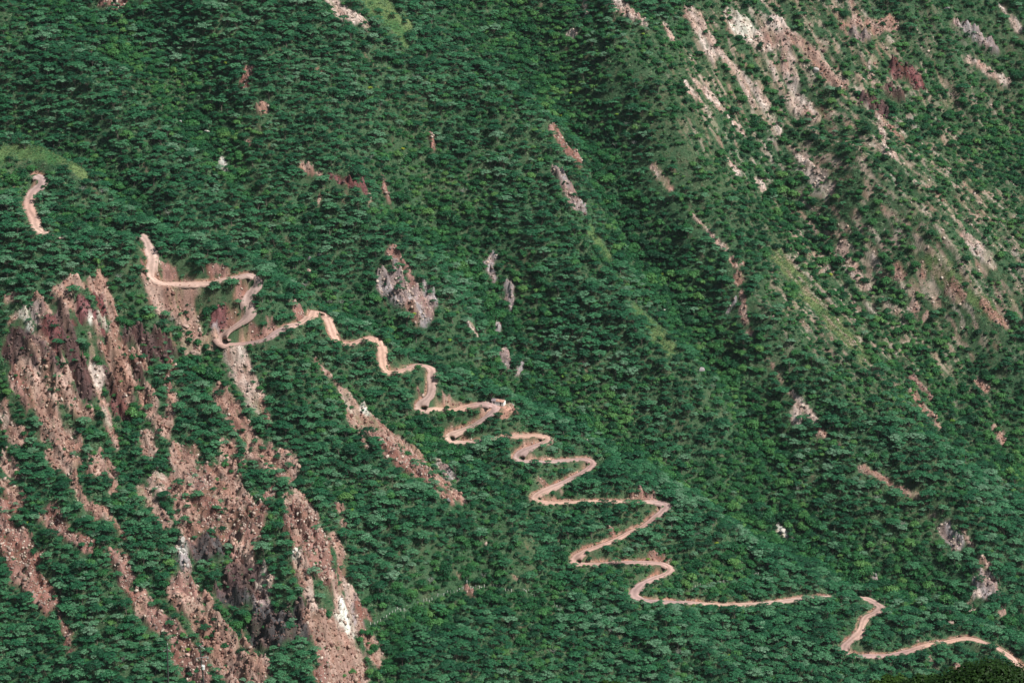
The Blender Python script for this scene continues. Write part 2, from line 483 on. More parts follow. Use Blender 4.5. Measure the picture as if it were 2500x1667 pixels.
# ------------------------------------------------------------------ bare ground, rock and grass: strokes along the land
PAL = {'o': (.30, .195, .162), 'r': (.225, .120, .102), 'p': (.40, .315, .28), 'm': (.15, .06, .062), 'd': (.10, .06, .06),  # d: dark purple-brown rock, with the shade between cliff columns painted in
       'w': (.52, .49, .44), 'g': (.27, .225, .23), 'k': (.07, .066, .07), 'e': (.10, .16, .065), 'q': (.19, .225, .10)}
# code, width in photo px, cliff relief 0-9, polyline
STROKES = """
o20 3 245 668 255 700 262 730 275 770 280 800 270 830 262 850
o20 5 235 690 228 712
m14 7 240 725 255 772
m24 6 222 762 228 775
w11 4 212 787 226 779
w13 4 246 780 259 797
o16 2 237 790 240 818
m12 5 250 805 253 812
m18 8 206 738 200 778
o14 6 195 690 206 700
o22 4 145 715 165 740 163 765
o16 4 160 693 172 702
d26 9 155 762 170 800 175 840 181 862
m14 6 178 782 180 792
o15 4 84 732 96 746
o13 4 110 750 119 772
d13 7 100 758 103 772
g20 5 88 765 105 800
m26 4 118 796 130 830 130 852
w8 2 52 755 65 775 80 805
o10 2 85 815 115 850 125 870
o13 2 30 774 34 778
o12 2 14 738 38 726
d34 7 30 832 60 850 90 870 102 892
o11 3 80 845 96 870 104 892
o36 6 110 900 140 945 170 985 192 1008
d20 9 140 890 150 920
d26 9 190 880 205 930 215 960
o14 5 160 900 170 925
d40 9 322 828 356 846 392 852
o50 7 268 868 285 905 310 950
d20 9 256 900 266 935 275 960
d22 9 335 890 338 930
m26 8 285 985 300 1012
o24 5 330 870 345 900
o13 1 222 818 228 890 235 930 250 980 268 1045 286 1100
p26 2 236 905 240 930
p9 1 252 1000 262 1040
o26 4 358 960 370 1010 388 1052
o22 4 362 1050 366 1100
r12 5 420 890 410 930 418 950
o40 4 55 905 98 968 130 1040 168 1092
o26 3 0 1000 20 1040 48 1070
r16 3 40 912 70 990
p12 2 0 1012 14 1030
o62 1 388 706 412 728 432 748
o30 1 440 700 472 702
o22 1 430 760 452 776
r20 2 398 648 412 672
r10 3 345 640 356 684
r15 3 512 656 552 666
r16 2 592 704 578 735
m24 3 556 762 528 796
g10 2 524 804 532 822
r10 2 575 765 560 786
r14 2 618 812 648 806
r13 3 658 786 668 796
r16 4 728 765 740 778
o26 1 455 838 485 826 520 838
o34 1 480 800 470 770
p30 1 570 852 596 916 632 985
o26 2 545 955 570 1012 620 1082 642 1112
o14 1 640 985 662 1040
o18 2 425 960 415 1010 405 1060
o22 3 10 1110 40 1142
o11 2 0 1180 30 1200 52 1222
r34 4 0 1232 14 1262 10 1330 40 1372 62 1402 92 1442 116 1482
r20 3 30 1290 60 1340 96 1362
r13 3 110 1420 140 1480 150 1520 176 1592
r18 3 125 1240 140 1282 190 1312 220 1342
r8 2 100 1260 130 1290
o24 3 128 1104 180 1142
o12 2 180 1160 200 1222 240 1262
o8 2 250 1240 272 1270 304 1306
o24 3 242 1110 230 1152
o15 3 270 1140 281 1192
o9 1 340 1186 382 1242 418 1284
p30 2 392 1172 416 1196
o16 1 424 1200 436 1242 440 1290
w17 3 444 1328 450 1356
g17 3 452 1370 458 1396
w11 2 470 1430 474 1448
d30 6 480 1340 520 1345
o54 3 440 1112 450 1200 470 1262 482 1280
r50 3 500 1180 520 1242 560 1292
o44 3 560 1100 560 1182 580 1262
r54 7 612 1276 602 1332
o14 2 575 1325 600 1365 632 1412
r28 4 290 1370 310 1422
r22 4 336 1460 346 1490
o30 4 350 1490 380 1512 430 1552 460 1602
r34 5 380 1510 430 1545 470 1622 490 1667
o46 5 440 1440 480 1492 530 1562 572 1622 612 1667
r20 5 432 1430 470 1450
k30 7 560 1442 640 1452
g26 4 640 1480 660 1510
k44 8 648 1512 700 1540 770 1512
k24 7 730 1500 790 1542
k26 6 500 1340 530 1350
d34 6 560 1410 640 1430
p14 1 640 1410 652 1440
o42 2 600 1112 640 1112 662 1132 702 1152
r12 3 690 1160 660 1210
o38 2 722 1222 742 1262
r54 6 732 1284 762 1322 770 1352 788 1384
o14 2 726 1302 718 1352 736 1392 752 1422
w14 2 716 1350 724 1362
o14 2 745 1420 754 1450
p13 2 756 1450 766 1492 780 1542
o15 2 818 1308 830 1352 835 1402 826 1452 824 1512
o9 2 838 1272 842 1282
o8 2 828 1240 832 1252
p26 3 858 1452 850 1502
w28 4 850 1508 832 1556
g18 4 880 1486 876 1512
r14 5 892 1490 880 1502
o60 3 800 1582 830 1602 862 1602
o88 4 852 1620 840 1667
o26 3 900 1560 908 1612
r20 4 790 1600 780 1667
o46 1 870 1004 905 1036 960 1090
r34 4 940 1085 1000 1135 1040 1162
p16 2 838 958 868 998
w10 1 884 995 896 1002
o16 1 960 1075 1010 1122 1065 1172 1130 1222
r16 3 900 1052 970 1110 1040 1160
o10 2 960 1062 1042 1132
g12 2 1070 1130 1112 1168
o10 2 880 1052 896 1092
p8 1 830 950 870 1002
o5 1 770 880 830 950
o7 2 1075 1205 1100 1225
r20 5 962 616 978 662
g52 5 952 682 1002 722 1024 742
r14 4 990 650 1006 700
g26 4 1052 732 1042 782
g14 3 1020 770 1036 792
o12 2 1000 750 1018 790
g16 4 1200 620 1195 652 1206 690
g16 4 1236 690 1250 750
g9 4 1222 790 1216 812
g14 4 1230 868 1242 902
g9 3 1275 890 1262 920
r18 4 250 6 300 12
r17 5 612 166 596 206
o18 4 648 258 630 272
o8 2 602 340 606 352
w5 1 542 384 553 422
o10 2 738 404 782 428
m14 6 808 430 842 442 888 462
r11 4 934 428 940 470 946 484
r9 4 1053 330 1056 368
o6 2 776 168 784 172
o5 2 786 470 776 502
o5 2 906 476 900 506
p26 0 796 0 848 38 890 54
e50 0 900 0 945 40 982 74
q30 0 930 30 950 50
p11 2 1426 5 1430 46
p24 3 1500 10 1542 40 1570 60
p11 2 1622 60 1640 100
p10 2 1388 80 1400 92
r13 4 1346 312 1370 352 1412 402
g20 5 1360 420 1380 452 1412 506
p34 2 1690 28 1710 62 1740 112 1738 140
w40 2 1796 50 1826 72
p52 2 1840 88 1882 108
w22 2 1790 70 1840 80
p30 2 1892 62 1932 92
p14 1 1720 80 1760 132 1800 182 1842 262 1902 322
p13 1 1780 150 1830 202 1870 262
o22 1 1940 96 1982 132 2032 192 2062 212
p24 2 1910 80 1924 170 1940 232 1952 282
p26 1 1930 230 1962 280
p14 1 1940 242 1992 302
p16 1 1700 200 1742 242 1782 292 1812 322
p11 1 1880 150 1900 200 1930 262
o11 1 2080 0 2096 62
o22 1 2060 62 2110 70 2180 56
p10 1 2120 150 2132 222
p12 2 2146 280 2156 342 2162 372
p18 2 2176 376 2186 384
p14 1 1930 360 1962 392
p18 1 1966 400 2032 462
p16 1 1780 400 1796 420
p12 1 1850 440 1862 460
p14 1 1680 210 1720 260
m32 6 2190 165 2236 196
d24 6 2110 242 2152 262
d18 6 2170 220 2200 240
g24 4 2080 84 2112 92
g18 5 2330 56 2382 86
g22 4 2382 90 2424 122
p9 1 2440 10 2468 44 2492 82
p14 1 2366 138 2402 172 2462 202
o14 1 2160 300 2200 340
p20 1 2050 600 2092 672 2112 702
p9 1 2130 620 2136 660
o15 1 2190 640 2202 682
o8 1 2250 640 2256 680
p20 1 2350 570 2402 632 2424 652
o19 1 2320 692 2352 722
p15 1 2224 742 2242 760
p10 1 2262 766 2256 786
o18 1 2400 742 2452 792
p6 0 1590 400 1612 426 1642 470
p6 0 1690 526 1742 582 1776 606
o17 2 1786 632 1794 652
o13 2 1796 668 1804 690
o11 1 1812 712 1822 792
o9 1 1822 800 1836 816
o8 0 1870 872 1912 932
p9 1 1930 952 1982 1012 1988 1032
p18 1 1940 1000 1950 1030
o8 1 1996 1052 2012 1066
r9 2 2200 910 2242 942 2272 972
o10 1 2230 962 2292 1042
o13 1 2380 922 2412 952
o13 1 2430 1042 2452 1082
o6 0 2096 1138 2142 1162 2192 1190 2270 1228
g17 4 2306 1276 2318 1306 2342 1342
o9 2 2350 1286 2378 1340
o11 2 2390 1362 2412 1382
g36 4 2402 1412 2412 1442
p20 3 2384 1446 2378 1460
o12 2 2440 1480 2448 1500
p10 2 2272 1255 2282 1262
w15 2 1904 1290 1918 1306
g8 2 2132 1410 2142 1420
r22 4 2338 1632 2344 1652
o5 1 2268 1598 2288 1632
g10 2 1790 740 1776 760
o8 1 1815 640 1806 650
e40 0 1900 620 1962 702 2052 802 2112 872
e26 0 2270 622 2332 682 2432 772
e30 0 0 372 100 372 176 402
e16 0 190 420 220 430
e24 0 1440 560 1480 620
e22 0 1560 760 1640 850
r9 3 1145 1440 1150 1452
o6 1 1255 1405 1262 1410
p10 1 1150 800 1160 806
r10 3 1022 950 1030 968
p26 0 1196 992 1222 992
o10 0 1240 990 1262 1000
o12 1 1090 985 1130 992
r16 3 1545 1214 1590 1216
r12 3 1490 1305 1500 1300
r14 3 1595 1362 1630 1362
r12 3 1320 1172 1330 1180
o10 1 1360 1190 1370 1200
"""
# strokes keep their size as seen along the slope: steep ground counts for more
gz = np.gradient(Z, ST, axis=0)
for _ in range(3):
    gz[2:-2, 2:-2] = (gz[:-4, 2:-2] + gz[4:, 2:-2] + gz[2:-2, :-4] + gz[2:-2, 4:] + gz[2:-2, 2:-2]) / 5
SY = np.clip((.94 * gz + .34) / 1.1, .5, 4.0)
BARE = np.zeros(Z.shape); CLIFF = np.zeros(Z.shape); GRASS = np.zeros(Z.shape)
CR = np.zeros(Z.shape + (3,)); CRW = np.zeros(Z.shape)
edge = fbm2(along / 13, across / 5.5, 77, 3) - .5
edge2 = fbm2(XX / 1.9, YY / 1.9, 78, 2) - .5
vary = fbm2(along / 20, across / 5, 81, 3)
for ln in STROKES.strip().split('\n'):
    t = ln.split(); code = t[0][0]; wpx = float(t[0][1:]); cl = float(t[1]) / 9
    uv = np.array(list(map(float, t[2:]))).reshape(-1, 2)
    dd = np.r_[0, np.cumsum(np.linalg.norm(np.diff(uv, axis=0), axis=1))]
    ss = np.arange(0, dd[-1] + 3, 3)
    us = np.interp(ss, dd, uv[:, 0]); vs = np.interp(ss, dd, uv[:, 1])
    x, y, _ = ground(us, vs)
    ym = np.array([np.median(y[max(0, i-3):i+4]) for i in range(len(y))])
    R = wpx / 2 / 3.55 + .3
    i0, i1 = max(0, int((x.min() - R - 7 - X0) / ST)), min(nx, int((x.max() + R + 7 - X0) / ST) + 2)
    j0, j1 = max(0, int((ym.min() - R - 7 - Y0) / ST)), min(ny, int((ym.max() + R + 7 - Y0) / ST) + 2)
    D = np.full((j1 - j0, i1 - i0), 1e9)
    lx, ly = XX[j0:j1, i0:i1], YY[j0:j1, i0:i1]; sy_ = SY[j0:j1, i0:i1]
    for a, b in zip(x, ym): D = np.minimum(D, (lx - a) ** 2 + ((ly - b) * sy_) ** 2)
    D = np.sqrt(D)
    e = edge[j0:j1, i0:i1] * (2.0 + 1.9 * R) + edge2[j0:j1, i0:i1] * (1.6 + .35 * R)
    R *= 1.14 if (uv[:, 0].max() < 930 and uv[:, 1].min() > 600) else 1
    val = np.clip((R * 1.25 - D + e) / (1.2 + .28 * R) + .5, 0, 1)
    col = np.array(PAL[code])
    if code in 'eq':
        gg = GRASS[j0:j1, i0:i1]; np.maximum(gg, val, out=gg); continue
    bb = BARE[j0:j1, i0:i1]; np.maximum(bb, val, out=bb)
    cc = CLIFF[j0:j1, i0:i1]; np.maximum(cc, val * cl, out=cc)
    w3 = val[..., None]
    CR[j0:j1, i0:i1] = CR[j0:j1, i0:i1] * (1 - w3) + col * w3
    CRW[j0:j1, i0:i1] = np.maximum(CRW[j0:j1, i0:i1], val)
BARE_S = BARE.copy()
# raw cut banks and verges along the road
bank = np.clip(1.25 - np.abs(RD - half + .2) / (1.3 + 1.8 * edge + 1.3 * edge2), 0, 1) * (RD < 9)
seen_d = np.full(Z.shape, 99.0)
cutup = np.clip((BASE - RZ) / 1.5, 0, 1) * (RD < 9)
bank = np.clip(bank * (.35 + .75 * cutup), 0, 1)
bcol = np.where((cutup > .5)[..., None], np.array((.33, .19, .145)), np.array((.43, .31, .24)))
tk = bank[..., None] * (1 - BARE[..., None] * .6)
CR = CR * (1 - tk) + bcol * tk
BARE = np.maximum(BARE, bank)
yard = np.clip((8.5 + 5 * edge - np.hypot((XX - HX + 1) * .75, YY - HY + 3)) / 1.5, 0, 1)
CR = CR * (1 - yard[..., None]) + np.array((.47, .31, .25)) * yard[..., None]
BARE = np.maximum(BARE, yard)

# stony openings between the bushes on the dry upper right slope
UU, VV = proj(XX, YY, BASE)
def patch(u, v, ru, rv): return np.clip(1.3 - np.hypot((UU - u) / ru, (VV - v) / rv), 0, 1)
DRY = np.clip(patch(2150, 330, 520, 420) + patch(2300, 720, 380, 260) + patch(1880, 160, 260, 240) + .5 * patch(2050, 780, 260, 260) + .5 * patch(2330, 1100, 200, 200), 0, 1)
stony = np.clip((fbm2(along / 9, across / 2.4, 91, 4) - .615 + .13 * DRY) * 8, 0, 1) * DRY
scol = np.array((.42, .32, .27)) + (fbm2(XX / 30, YY / 30, 92, 2)[..., None] - .5) * np.array((.12, .04, .0))
tk = (stony * (1 - BARE))[..., None] * .8
CR = CR * (1 - tk) + scol * tk
BARE = np.maximum(BARE, stony * .6)
# small rare clearings elsewhere
clr = np.clip((fbm2(along / 11, across / 4, 95, 3) - .76) * 14, 0, 1) * .5
tk = (clr * (1 - BARE))[..., None]
CR = CR * (1 - tk) + np.array((.36, .23, .17)) * tk
BARE = np.maximum(BARE, clr)

# relief of bare rock: columns, ledges, rills and rubble
col_a = 1 - np.abs(2 * noise2(across / 4.2 + 1.5 * noise2(along / 12, across / 12, 3), Z / 34, 41) - 1)
col_b = 1 - np.abs(2 * noise2(across / 1.9, Z / 15, 42) - 1)
slit_n = noise2(across / 5.2 + 1.2 * noise2(along / 9, across / 9, 6), Z / 45, 45)
slit = np.clip(1 - np.abs(2 * slit_n - 1) * 5.5, 0, 1)
led = np.abs(((Z + 5 * fbm2(XX / 25, YY / 25, 43, 2)) / 5.5) % 1 - .5) * 2
rub = fbm2(XX / 2.4, YY / 2.4, 44, 3) - .5
crag = (1 - np.abs(2 * fbm2(XX / 10 + 1.5 * noise2(XX / 14, YY / 14, 48), YY / 7, 49, 3) - 1)) ** 2
fine_ = noise2(XX / 1.3, YY / 1.3, 50) - .5
lump = fbm2(along / 12, across / 7, 47, 3) - .5
gul = np.abs(2 * fbm2(along / 30, across / 4.6, 46, 2) - 1)
free = np.clip((RD - half - .4) / 2.5, 0, 1) * (1 - hw)
CSM = CLIFF
Z2 = Z + free * (CSM * ((col_a - .55) * 11 + (col_b - .5) * 4.0 + (led - .5) * 2.6 - slit * 6.5) + BARE * ((np.clip(CSM * 3, 0, 1) * 1.3 + .75) * rub * 3.4 + fine_ * .9 + (crag - .45) * (1.6 + 8.0 * CSM)
     + (gul - .25) * 2.6 + lump * (2.5 + 5 * CSM)))
Z2 = np.where(CAP < 9e4, np.minimum(Z2, np.maximum(CAP, Z - .8)), Z2)
PXX = XX - CSM * (col_b - .5) * 1.0
# colour of the ground where plants grow
gn = fbm2(XX / 3.2, YY / 3.2, 51, 3); gm = fbm2(XX / 40, YY / 40, 52, 2)
soilg = np.stack([.034 + .05 * gn * gm, .066 + .05 * gn, .030 + .03 * gn], -1)
dirt = np.clip((fbm2(XX / 4, YY / 4, 53, 3) - .55) * 5, 0, 1)[..., None] * .3
soilg = soilg * (1 - dirt) + np.array((.15, .12, .08)) * dirt
gcol = np.array((.095, .155, .06)) + (fbm2(XX / 12, YY / 12, 54, 3)[..., None] - .5) * np.array((.14, .10, .05))
soilg = soilg * (1 - GRASS[..., None]) + gcol * GRASS[..., None]
# bare ground: iron-stained, pale and dark patches mixed along the fall line
mixa = np.clip((fbm2(along / 16, across / 3.6, 58, 3) - .5) * 5, -1, 1)[..., None]
mixb = np.clip((fbm2(XX / 7, YY / 7, 59, 3) - .55) * 6, 0, 1)[..., None]
rk = CR * (1 + mixa * np.array((.16, .26, .30)))
rk = rk * (1 - .55 * mixb) + np.array((.21, .105, .085)) * .55 * mixb * np.clip(CR.sum(-1, keepdims=True) / .7, .4, 1.3)
rk = rk * (.5 + 1.0 * fbm2(XX / 1.9 + YY / 3.1, Z2 / 1.7 + YY / 4.0, 55, 2)[..., None]) * (.75 + .5 * vary[..., None])
band = noise2(Z2 / 3.0 + .6 * noise2(XX / 20, YY / 20, 57), XX / 200, 56)[..., None]
rk = rk * (1 + CSM[..., None] * (band - .5) * .9)
# tufts and moss cling to the bare slopes in patches
moss = (np.clip((fbm2(along / 9, across / 4, 60, 3) - .56) * 8, 0, 1) * .6 * (1 - np.clip(CSM * 2, 0, .8)))[..., None]
rk = rk * (1 - moss) + np.array((.12, .14, .07)) * moss
bw = np.clip(BARE * 1.2, 0, 1)[..., None]
VC = np.clip(soilg * (1 - bw) + rk * bw, 0.01, 1)
# ------------------------------------------------------------------ places of the things that stand on the slope
FENCE_A = [(112,645),(157,622),(190,612),(222,588),(258,572),(288,560),(323,541),(353,527),(386,507),(408,485),(445,480),(482,473),(515,462),(634,425),(665,415),(700,392),(732,380),(760,377),(790,370),(852,340),(920,315),(960,303),(995,290),(1033,282),(1068,270),(1094,268),(1133,258),(1176,242),(1218,240),(1243,238),(1273,230),(1315,234),(1337,230),(1368,228),(1470,206),(1500,212),(1537,226),(1602,256),(1631,262),(1666,270),(1803,272),(1830,277),(1857,288),(1883,300),(1917,315),(2140,433),(2170,445),(2200,458),(2225,462)]
FENCE_A = [(880 + a / 4.523, 1380 + b / 4.523 + 3.0) for a, b in FENCE_A]
FENCE_B = [(1691,1440),(1697,1436),(1703,1433),(1709,1431),(1715,1430),(1758,1422),(1767,1421),(1775,1421),(1805,1417),(1846,1403),(1851,1401)]
FENCE_C = [(1485,1461),(1506,1460),(1513,1459)]
# column, row, width px, height ratio, rock, label
BOULDERS = [
 (2310,22,24,.62,'g','large grey boulder among bushes near the top right corner'),
 (1139,124,11,1.0,'t','small tan boulder on the wooded slope right of the grassy clearing'),
 (505,328,20,.6,'w','white boulder in the ravine above the road on the left'),
 (441,300,11,1.1,'g','small grey boulder just left of the white boulder in the ravine'),
 (454,806,20,.75,'p','rounded pink boulder on the slope left of the upper hairpin'),
 (458,1599,12,.8,'p','pale pink boulder under the bright yellow bush by the utility poles'),
 (455,1612,9,.8,'p','pale stone directly below the pink boulder by the utility poles'),
 (468,1556,13,.9,'p','brown boulder above the bright yellow bush by the utility poles'),
 (1186,1327,14,.9,'t','lone tan boulder in the scrub above the white post fence'),
 (1711,908,22,.9,'g','dark grey boulder on the wooded crest in the centre right'),
 (1887,776,10,1.1,'t','pointed tan rock beside a round bush on the right ridge'),
 (1573,648,14,.6,'w','whitish rock in the dark central ravine, the upper one'),
 (1608,758,11,.6,'w','white rock in the central ravine, left of its close neighbour'),
 (1621,757,9,.7,'w','white rock in the central ravine, right of its close neighbour'),
 (781,623,12,1.0,'w','pale block at the top of the rocky stream bed above the road'),
 (755,640,12,1.6,'g','grey upright rock in the stream bed above the road'),
 (754,660,11,1.1,'p','pinkish rock at the foot of the stream bed above the road'),
 (1254,868,9,.8,'w','small white rock below the grey scree above the white house'),
 (899,1305,10,.7,'t','small tan boulder in the scrub left of the tan scar foot'),
 (1094,1226,15,.9,'g','grey jagged rock at the lower end of the tan scar'),
 (1992,178,20,1.2,'g','upright grey slab among the pale landslip scars'),
 (2009,128,15,.7,'d','dark boulder at the edge of the orange scar at top right'),
 (1972,106,11,.7,'d','small dark boulder above the orange scar at top right'),
 (2347,1630,16,.75,'p','pale boulder beside the dome of the near tree'),
 (2320,1520,20,.6,'t','flat tan boulder above the last stretch of road'),
 (2300,1568,11,.6,'w','pale rock beside the last road crest at bottom right'),
 (2288,1566,9,.6,'p','small pink rock left of the pale rock beside the last road crest'),
 (2240,1568,9,1.0,'t','upright tan rock on the bank above the last stretch of road'),
 (1911,1302,18,.85,'w','bright white rock outcrop on the lower right slope'),
 (1937,1315,8,.8,'w','small white rock right of the bright white outcrop'),
 (1434,1075,11,.7,'w','pale rock above the second bend below the white house'),
 (1447,1082,10,.7,'w','pale rock lower right of its twin above the second bend'),
 (1252,991,8,.6,'w','white rock just right of the white house'),
 (1190,985,8,.6,'w','flat pale rock just left of the white house'),
 (1256,1005,9,.6,'p','pinkish rock below the right end of the white house'),
 (445,1336,16,1.3,'w','bright white block at the top of the white rock steps'),
 (449,1354,15,.9,'w','second white block of the rock steps'),
 (455,1378,18,.9,'g','grey block on the rock steps, below the white blocks'),
 (459,1394,15,.9,'g','lowest grey block of the rock steps'),
 (722,1352,14,1.0,'w','pale block in the chute left of the dark red rubble'),
 (2137,1412,9,1.2,'g','small grey rock in the scrub above the long straight road'),
 (66,614,8,.7,'t','tiny tan stone on the green knoll above the red cliffs'),
]
BX_, BY_, BZ_ = ground([b_[0] for b_ in BOULDERS], [b_[1] for b_ in BOULDERS])
FAX, FAY, FAZ = ground([p[0] for p in FENCE_A], [p[1] for p in FENCE_A])
FBX, FBY, FBZ = ground([p[0] for p in FENCE_B + FENCE_C], [p[1] for p in FENCE_B + FENCE_C])
YELLOW = [(226,128),(245,150),(552,157),(439,334),(984,368),(903,216),(1394,229),(1570,86),(1506,284),(1368,286),(682,677),(1152,945),(1098,834),(1011,766),(1376,923),(1618,673),(2028,673),(2324,1032),(349,1538),(459,1590),(65,1279),(1582,1369),(1750,1332),(1782,1601),(1500,705),(860,1250)]
GREY = [(266,29),(118,77),(411,524),(202,473),(250,474),(698,195),(1014,195),(929,259),(900,395),(1129,473),(746,698),(804,742),(834,746),(391,796),(420,785),(291,681),(1531,309),(1502,361),(1549,359),(1335,1020),(1740,948),(1656,1598),(1493,1546),(1352,1595),(1699,1312),(1949,1197),(2140,1221),(2203,1286),(1300,1540),(1050,1420),(160,1640),(300,1620),(1180,1410)]
# ------------------------------------------------------------------ hillside mesh
def grid_faces(nx_, ny_):
    i = np.arange(nx_ - 1)[None, :] + nx_ * np.arange(ny_ - 1)[:, None]
    return np.stack([i, i + 1, i + 1 + nx_, i + nx_], -1).reshape(-1, 4)
def add_color(me, name, rgb):
    a = me.color_attributes.new(name, 'FLOAT_COLOR', 'POINT')
    a.data.foreach_set('color', np.c_[rgb, np.ones(len(rgb))].astype(np.float32).ravel())
def soil_mat(name):
    m, nt, b = new_mat(name)
    at = N(nt, 'ShaderNodeAttribute', attribute_name='soil')
    tc = N(nt, 'ShaderNodeTexCoord')
    n1 = N(nt, 'ShaderNodeTexNoise'); n1.inputs['Scale'].default_value = 1.1; n1.inputs['Detail'].default_value = 6
    n1.inputs['Roughness'].default_value = .7
    nt.links.new(tc.outputs['Object'], n1.inputs['Vector'])
    mr = N(nt, 'ShaderNodeMapRange'); mr.inputs['From Min'].default_value = .3; mr.inputs['From Max'].default_value = .7
    mr.inputs['To Min'].default_value = .62; mr.inputs['To Max'].default_value = 1.35
    nt.links.new(n1.outputs['Fac'], mr.inputs['Value'])
    mm = N(nt, 'ShaderNodeMix', data_type='RGBA', blend_type='MULTIPLY'); mm.inputs['Factor'].default_value = 1
    nt.links.new(at.outputs['Color'], mm.inputs['A']); nt.links.new(mr.outputs['Result'], mm.inputs['B'])
    nt.links.new(mm.outputs['Result'], b.inputs['Base Color'])
    bp = N(nt, 'ShaderNodeBump'); bp.inputs['Strength'].default_value = .9; bp.inputs['Distance'].default_value = .5
    nt.links.new(n1.outputs['Fac'], bp.inputs['Height'])
    nt.links.new(bp.outputs['Normal'], b.inputs['Normal'])
    b.inputs['Roughness'].default_value = .95
    b.inputs['Specular IOR Level'].default_value = .15
    return m
M_SOIL = soil_mat('hillside_soil_and_rock')
me = mesh_np('hillside', np.stack([PXX, YY, Z2], -1).reshape(-1, 3), grid_faces(nx, ny))
add_color(me, 'soil', VC.reshape(-1, 3))
tag(obj('hillside', me, mat=M_SOIL), kind='structure')

# the mountain goes on beyond the modelled slope, down to the canyon floor and up the near side
bx = np.arange(-1800, 1801, 24.0); by = np.arange(-120, 3700, 24.0)
BX, BY = np.meshgrid(bx, by)
cxx = np.clip(BX, X0 + 2, X1 - 2); cyy = np.clip(BY, Y0 + 2, Y1 - 2)
far = bil(Z, cxx, cyy) - .50 * np.clip(BX - cxx, -900, 900) + .52 * (BY - cyy) 
far += (fbm2(BX / 160, BY / 160, 61, 4) - .5) * 60 * np.clip(np.hypot(BX - cxx, BY - cyy) / 200, 0, 1)
near = CZ - 6.5 - .503 * BY - .14 * np.clip(BY - 620, 0, 900) + .02 * BX
near += (fbm2(BX / 70, BY / 70, 62, 3) - .6) * 5 * np.clip(BY / 300, .1, 1)
lowz = np.where(BY > 1250, np.maximum(far, 20), near)
BZ = np.maximum(np.maximum(near * (BY < 1250), 0) + np.where(BY >= 1250, -1e6, 0), np.where(BY > 1000, np.maximum(far, 30.0), -1e6))
inside = (BX > X0 + 3) & (BX < X1 - 3) & (BY > Y0 + 3) & (BY < Y1 - 3)
F = grid_faces(len(bx), len(by))
keep = ~inside.ravel()[F].all(1)
BZ = np.where(inside, BZ - 3, BZ)
me = mesh_np('mountain', np.stack([BX, BY, BZ], -1).reshape(-1, 3), F[keep])
gg = np.stack([.05 + .03 * fbm2(BX / 30, BY / 30, 63), .085 + .04 * fbm2(BX / 30, BY / 30, 64), .035 + 0 * BX], -1)
add_color(me, 'soil', gg.reshape(-1, 3))
tag(obj('mountain', me, mat=M_SOIL), kind='structure')
def near_z(x, y):
    i = np.clip((np.asarray(x, float) - bx[0]) / 24, 0, len(bx) - 1.01); j = np.clip((np.asarray(y, float) - by[0]) / 24, 0, len(by) - 1.01)
    a = i.astype(int); b = j.astype(int); f = i - a; g = j - b
    return (BZ[b, a] * (1-f) + BZ[b, a+1] * f) * (1-g) + (BZ[b+1, a] * (1-f) + BZ[b+1, a+1] * f) * g

# ------------------------------------------------------------------ road ribbon
m, nt, b = new_mat('dirt_road')
at = N(nt, 'ShaderNodeAttribute', attribute_name='soil')
tc = N(nt, 'ShaderNodeTexCoord')
n1 = N(nt, 'ShaderNodeTexNoise'); n1.inputs['Scale'].default_value = .45; n1.inputs['Detail'].default_value = 7; n1.inputs['Roughness'].default_value = .65
nt.links.new(tc.outputs['Object'], n1.inputs['Vector'])
mr = N(nt, 'ShaderNodeMapRange'); mr.inputs['From Min'].default_value = .3; mr.inputs['From Max'].default_value = .7
mr.inputs['To Min'].default_value = .8; mr.inputs['To Max'].default_value = 1.18
nt.links.new(n1.outputs['Fac'], mr.inputs['Value'])
mm = N(nt, 'ShaderNodeMix', data_type='RGBA', blend_type='MULTIPLY'); mm.inputs['Factor'].default_value = 1
nt.links.new(at.outputs['Color'], mm.inputs['A']); nt.links.new(mr.outputs['Result'], mm.inputs['B'])
nt.links.new(mm.outputs['Result'], b.inputs['Base Color'])
bp = N(nt, 'ShaderNodeBump'); bp.inputs['Strength'].default_value = .4; bp.inputs['Distance'].default_value = .15
nt.links.new(n1.outputs['Fac'], bp.inputs['Height']); nt.links.new(bp.outputs['Normal'], b.inputs['Normal'])
b.inputs['Roughness'].default_value = .95; b.inputs['Specular IOR Level'].default_value = .1
M_ROAD = m
tn = np.gradient(road[:, :2], axis=0); tn /= np.linalg.norm(tn, axis=1)[:, None] + 1e-9
side = np.stack([-tn[:, 1], tn[:, 0]], 1)
prof = np.array([-1.03, -1.0, -.72, -.45, -.2, 0, .2, .45, .72, 1.0, 1.03])
pz = np.array([-1.5, -.5, -.02, -.05, .03, .06, .03, -.05, -.02, -.5, -1.5])
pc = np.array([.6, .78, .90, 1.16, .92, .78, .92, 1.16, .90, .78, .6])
si = np.arange(len(road))
ru2, rv2 = proj(road[:, 0], road[:, 1], road[:, 2])
turn = np.abs(np.gradient(np.unwrap(np.arctan2(tn[:, 1], tn[:, 0]))))
turn = np.convolve(turn, np.ones(9) / 9, 'same')
hwid = np.interp(ru2, [0, 650, 800, 1150, 1300, 2500], [4.0, 3.9, 3.5, 3.6, 3.3, 3.3]) * (1 + np.clip(turn * 1.6, 0, .45)) * (1 + .34 * (fbm2(si / 9.0, si * 0.0, 71, 2) - .5) * 2)
wl = 1 + .22 * (noise2(si / 2.2, si * 0.0 + 5, 72) - .5); wr = 1 + .22 * (noise2(si / 2.2, si * 0.0 + 9, 73) - .5)
V = np.zeros((len(road), 11, 3)); C9 = np.zeros((len(road), 11, 3))
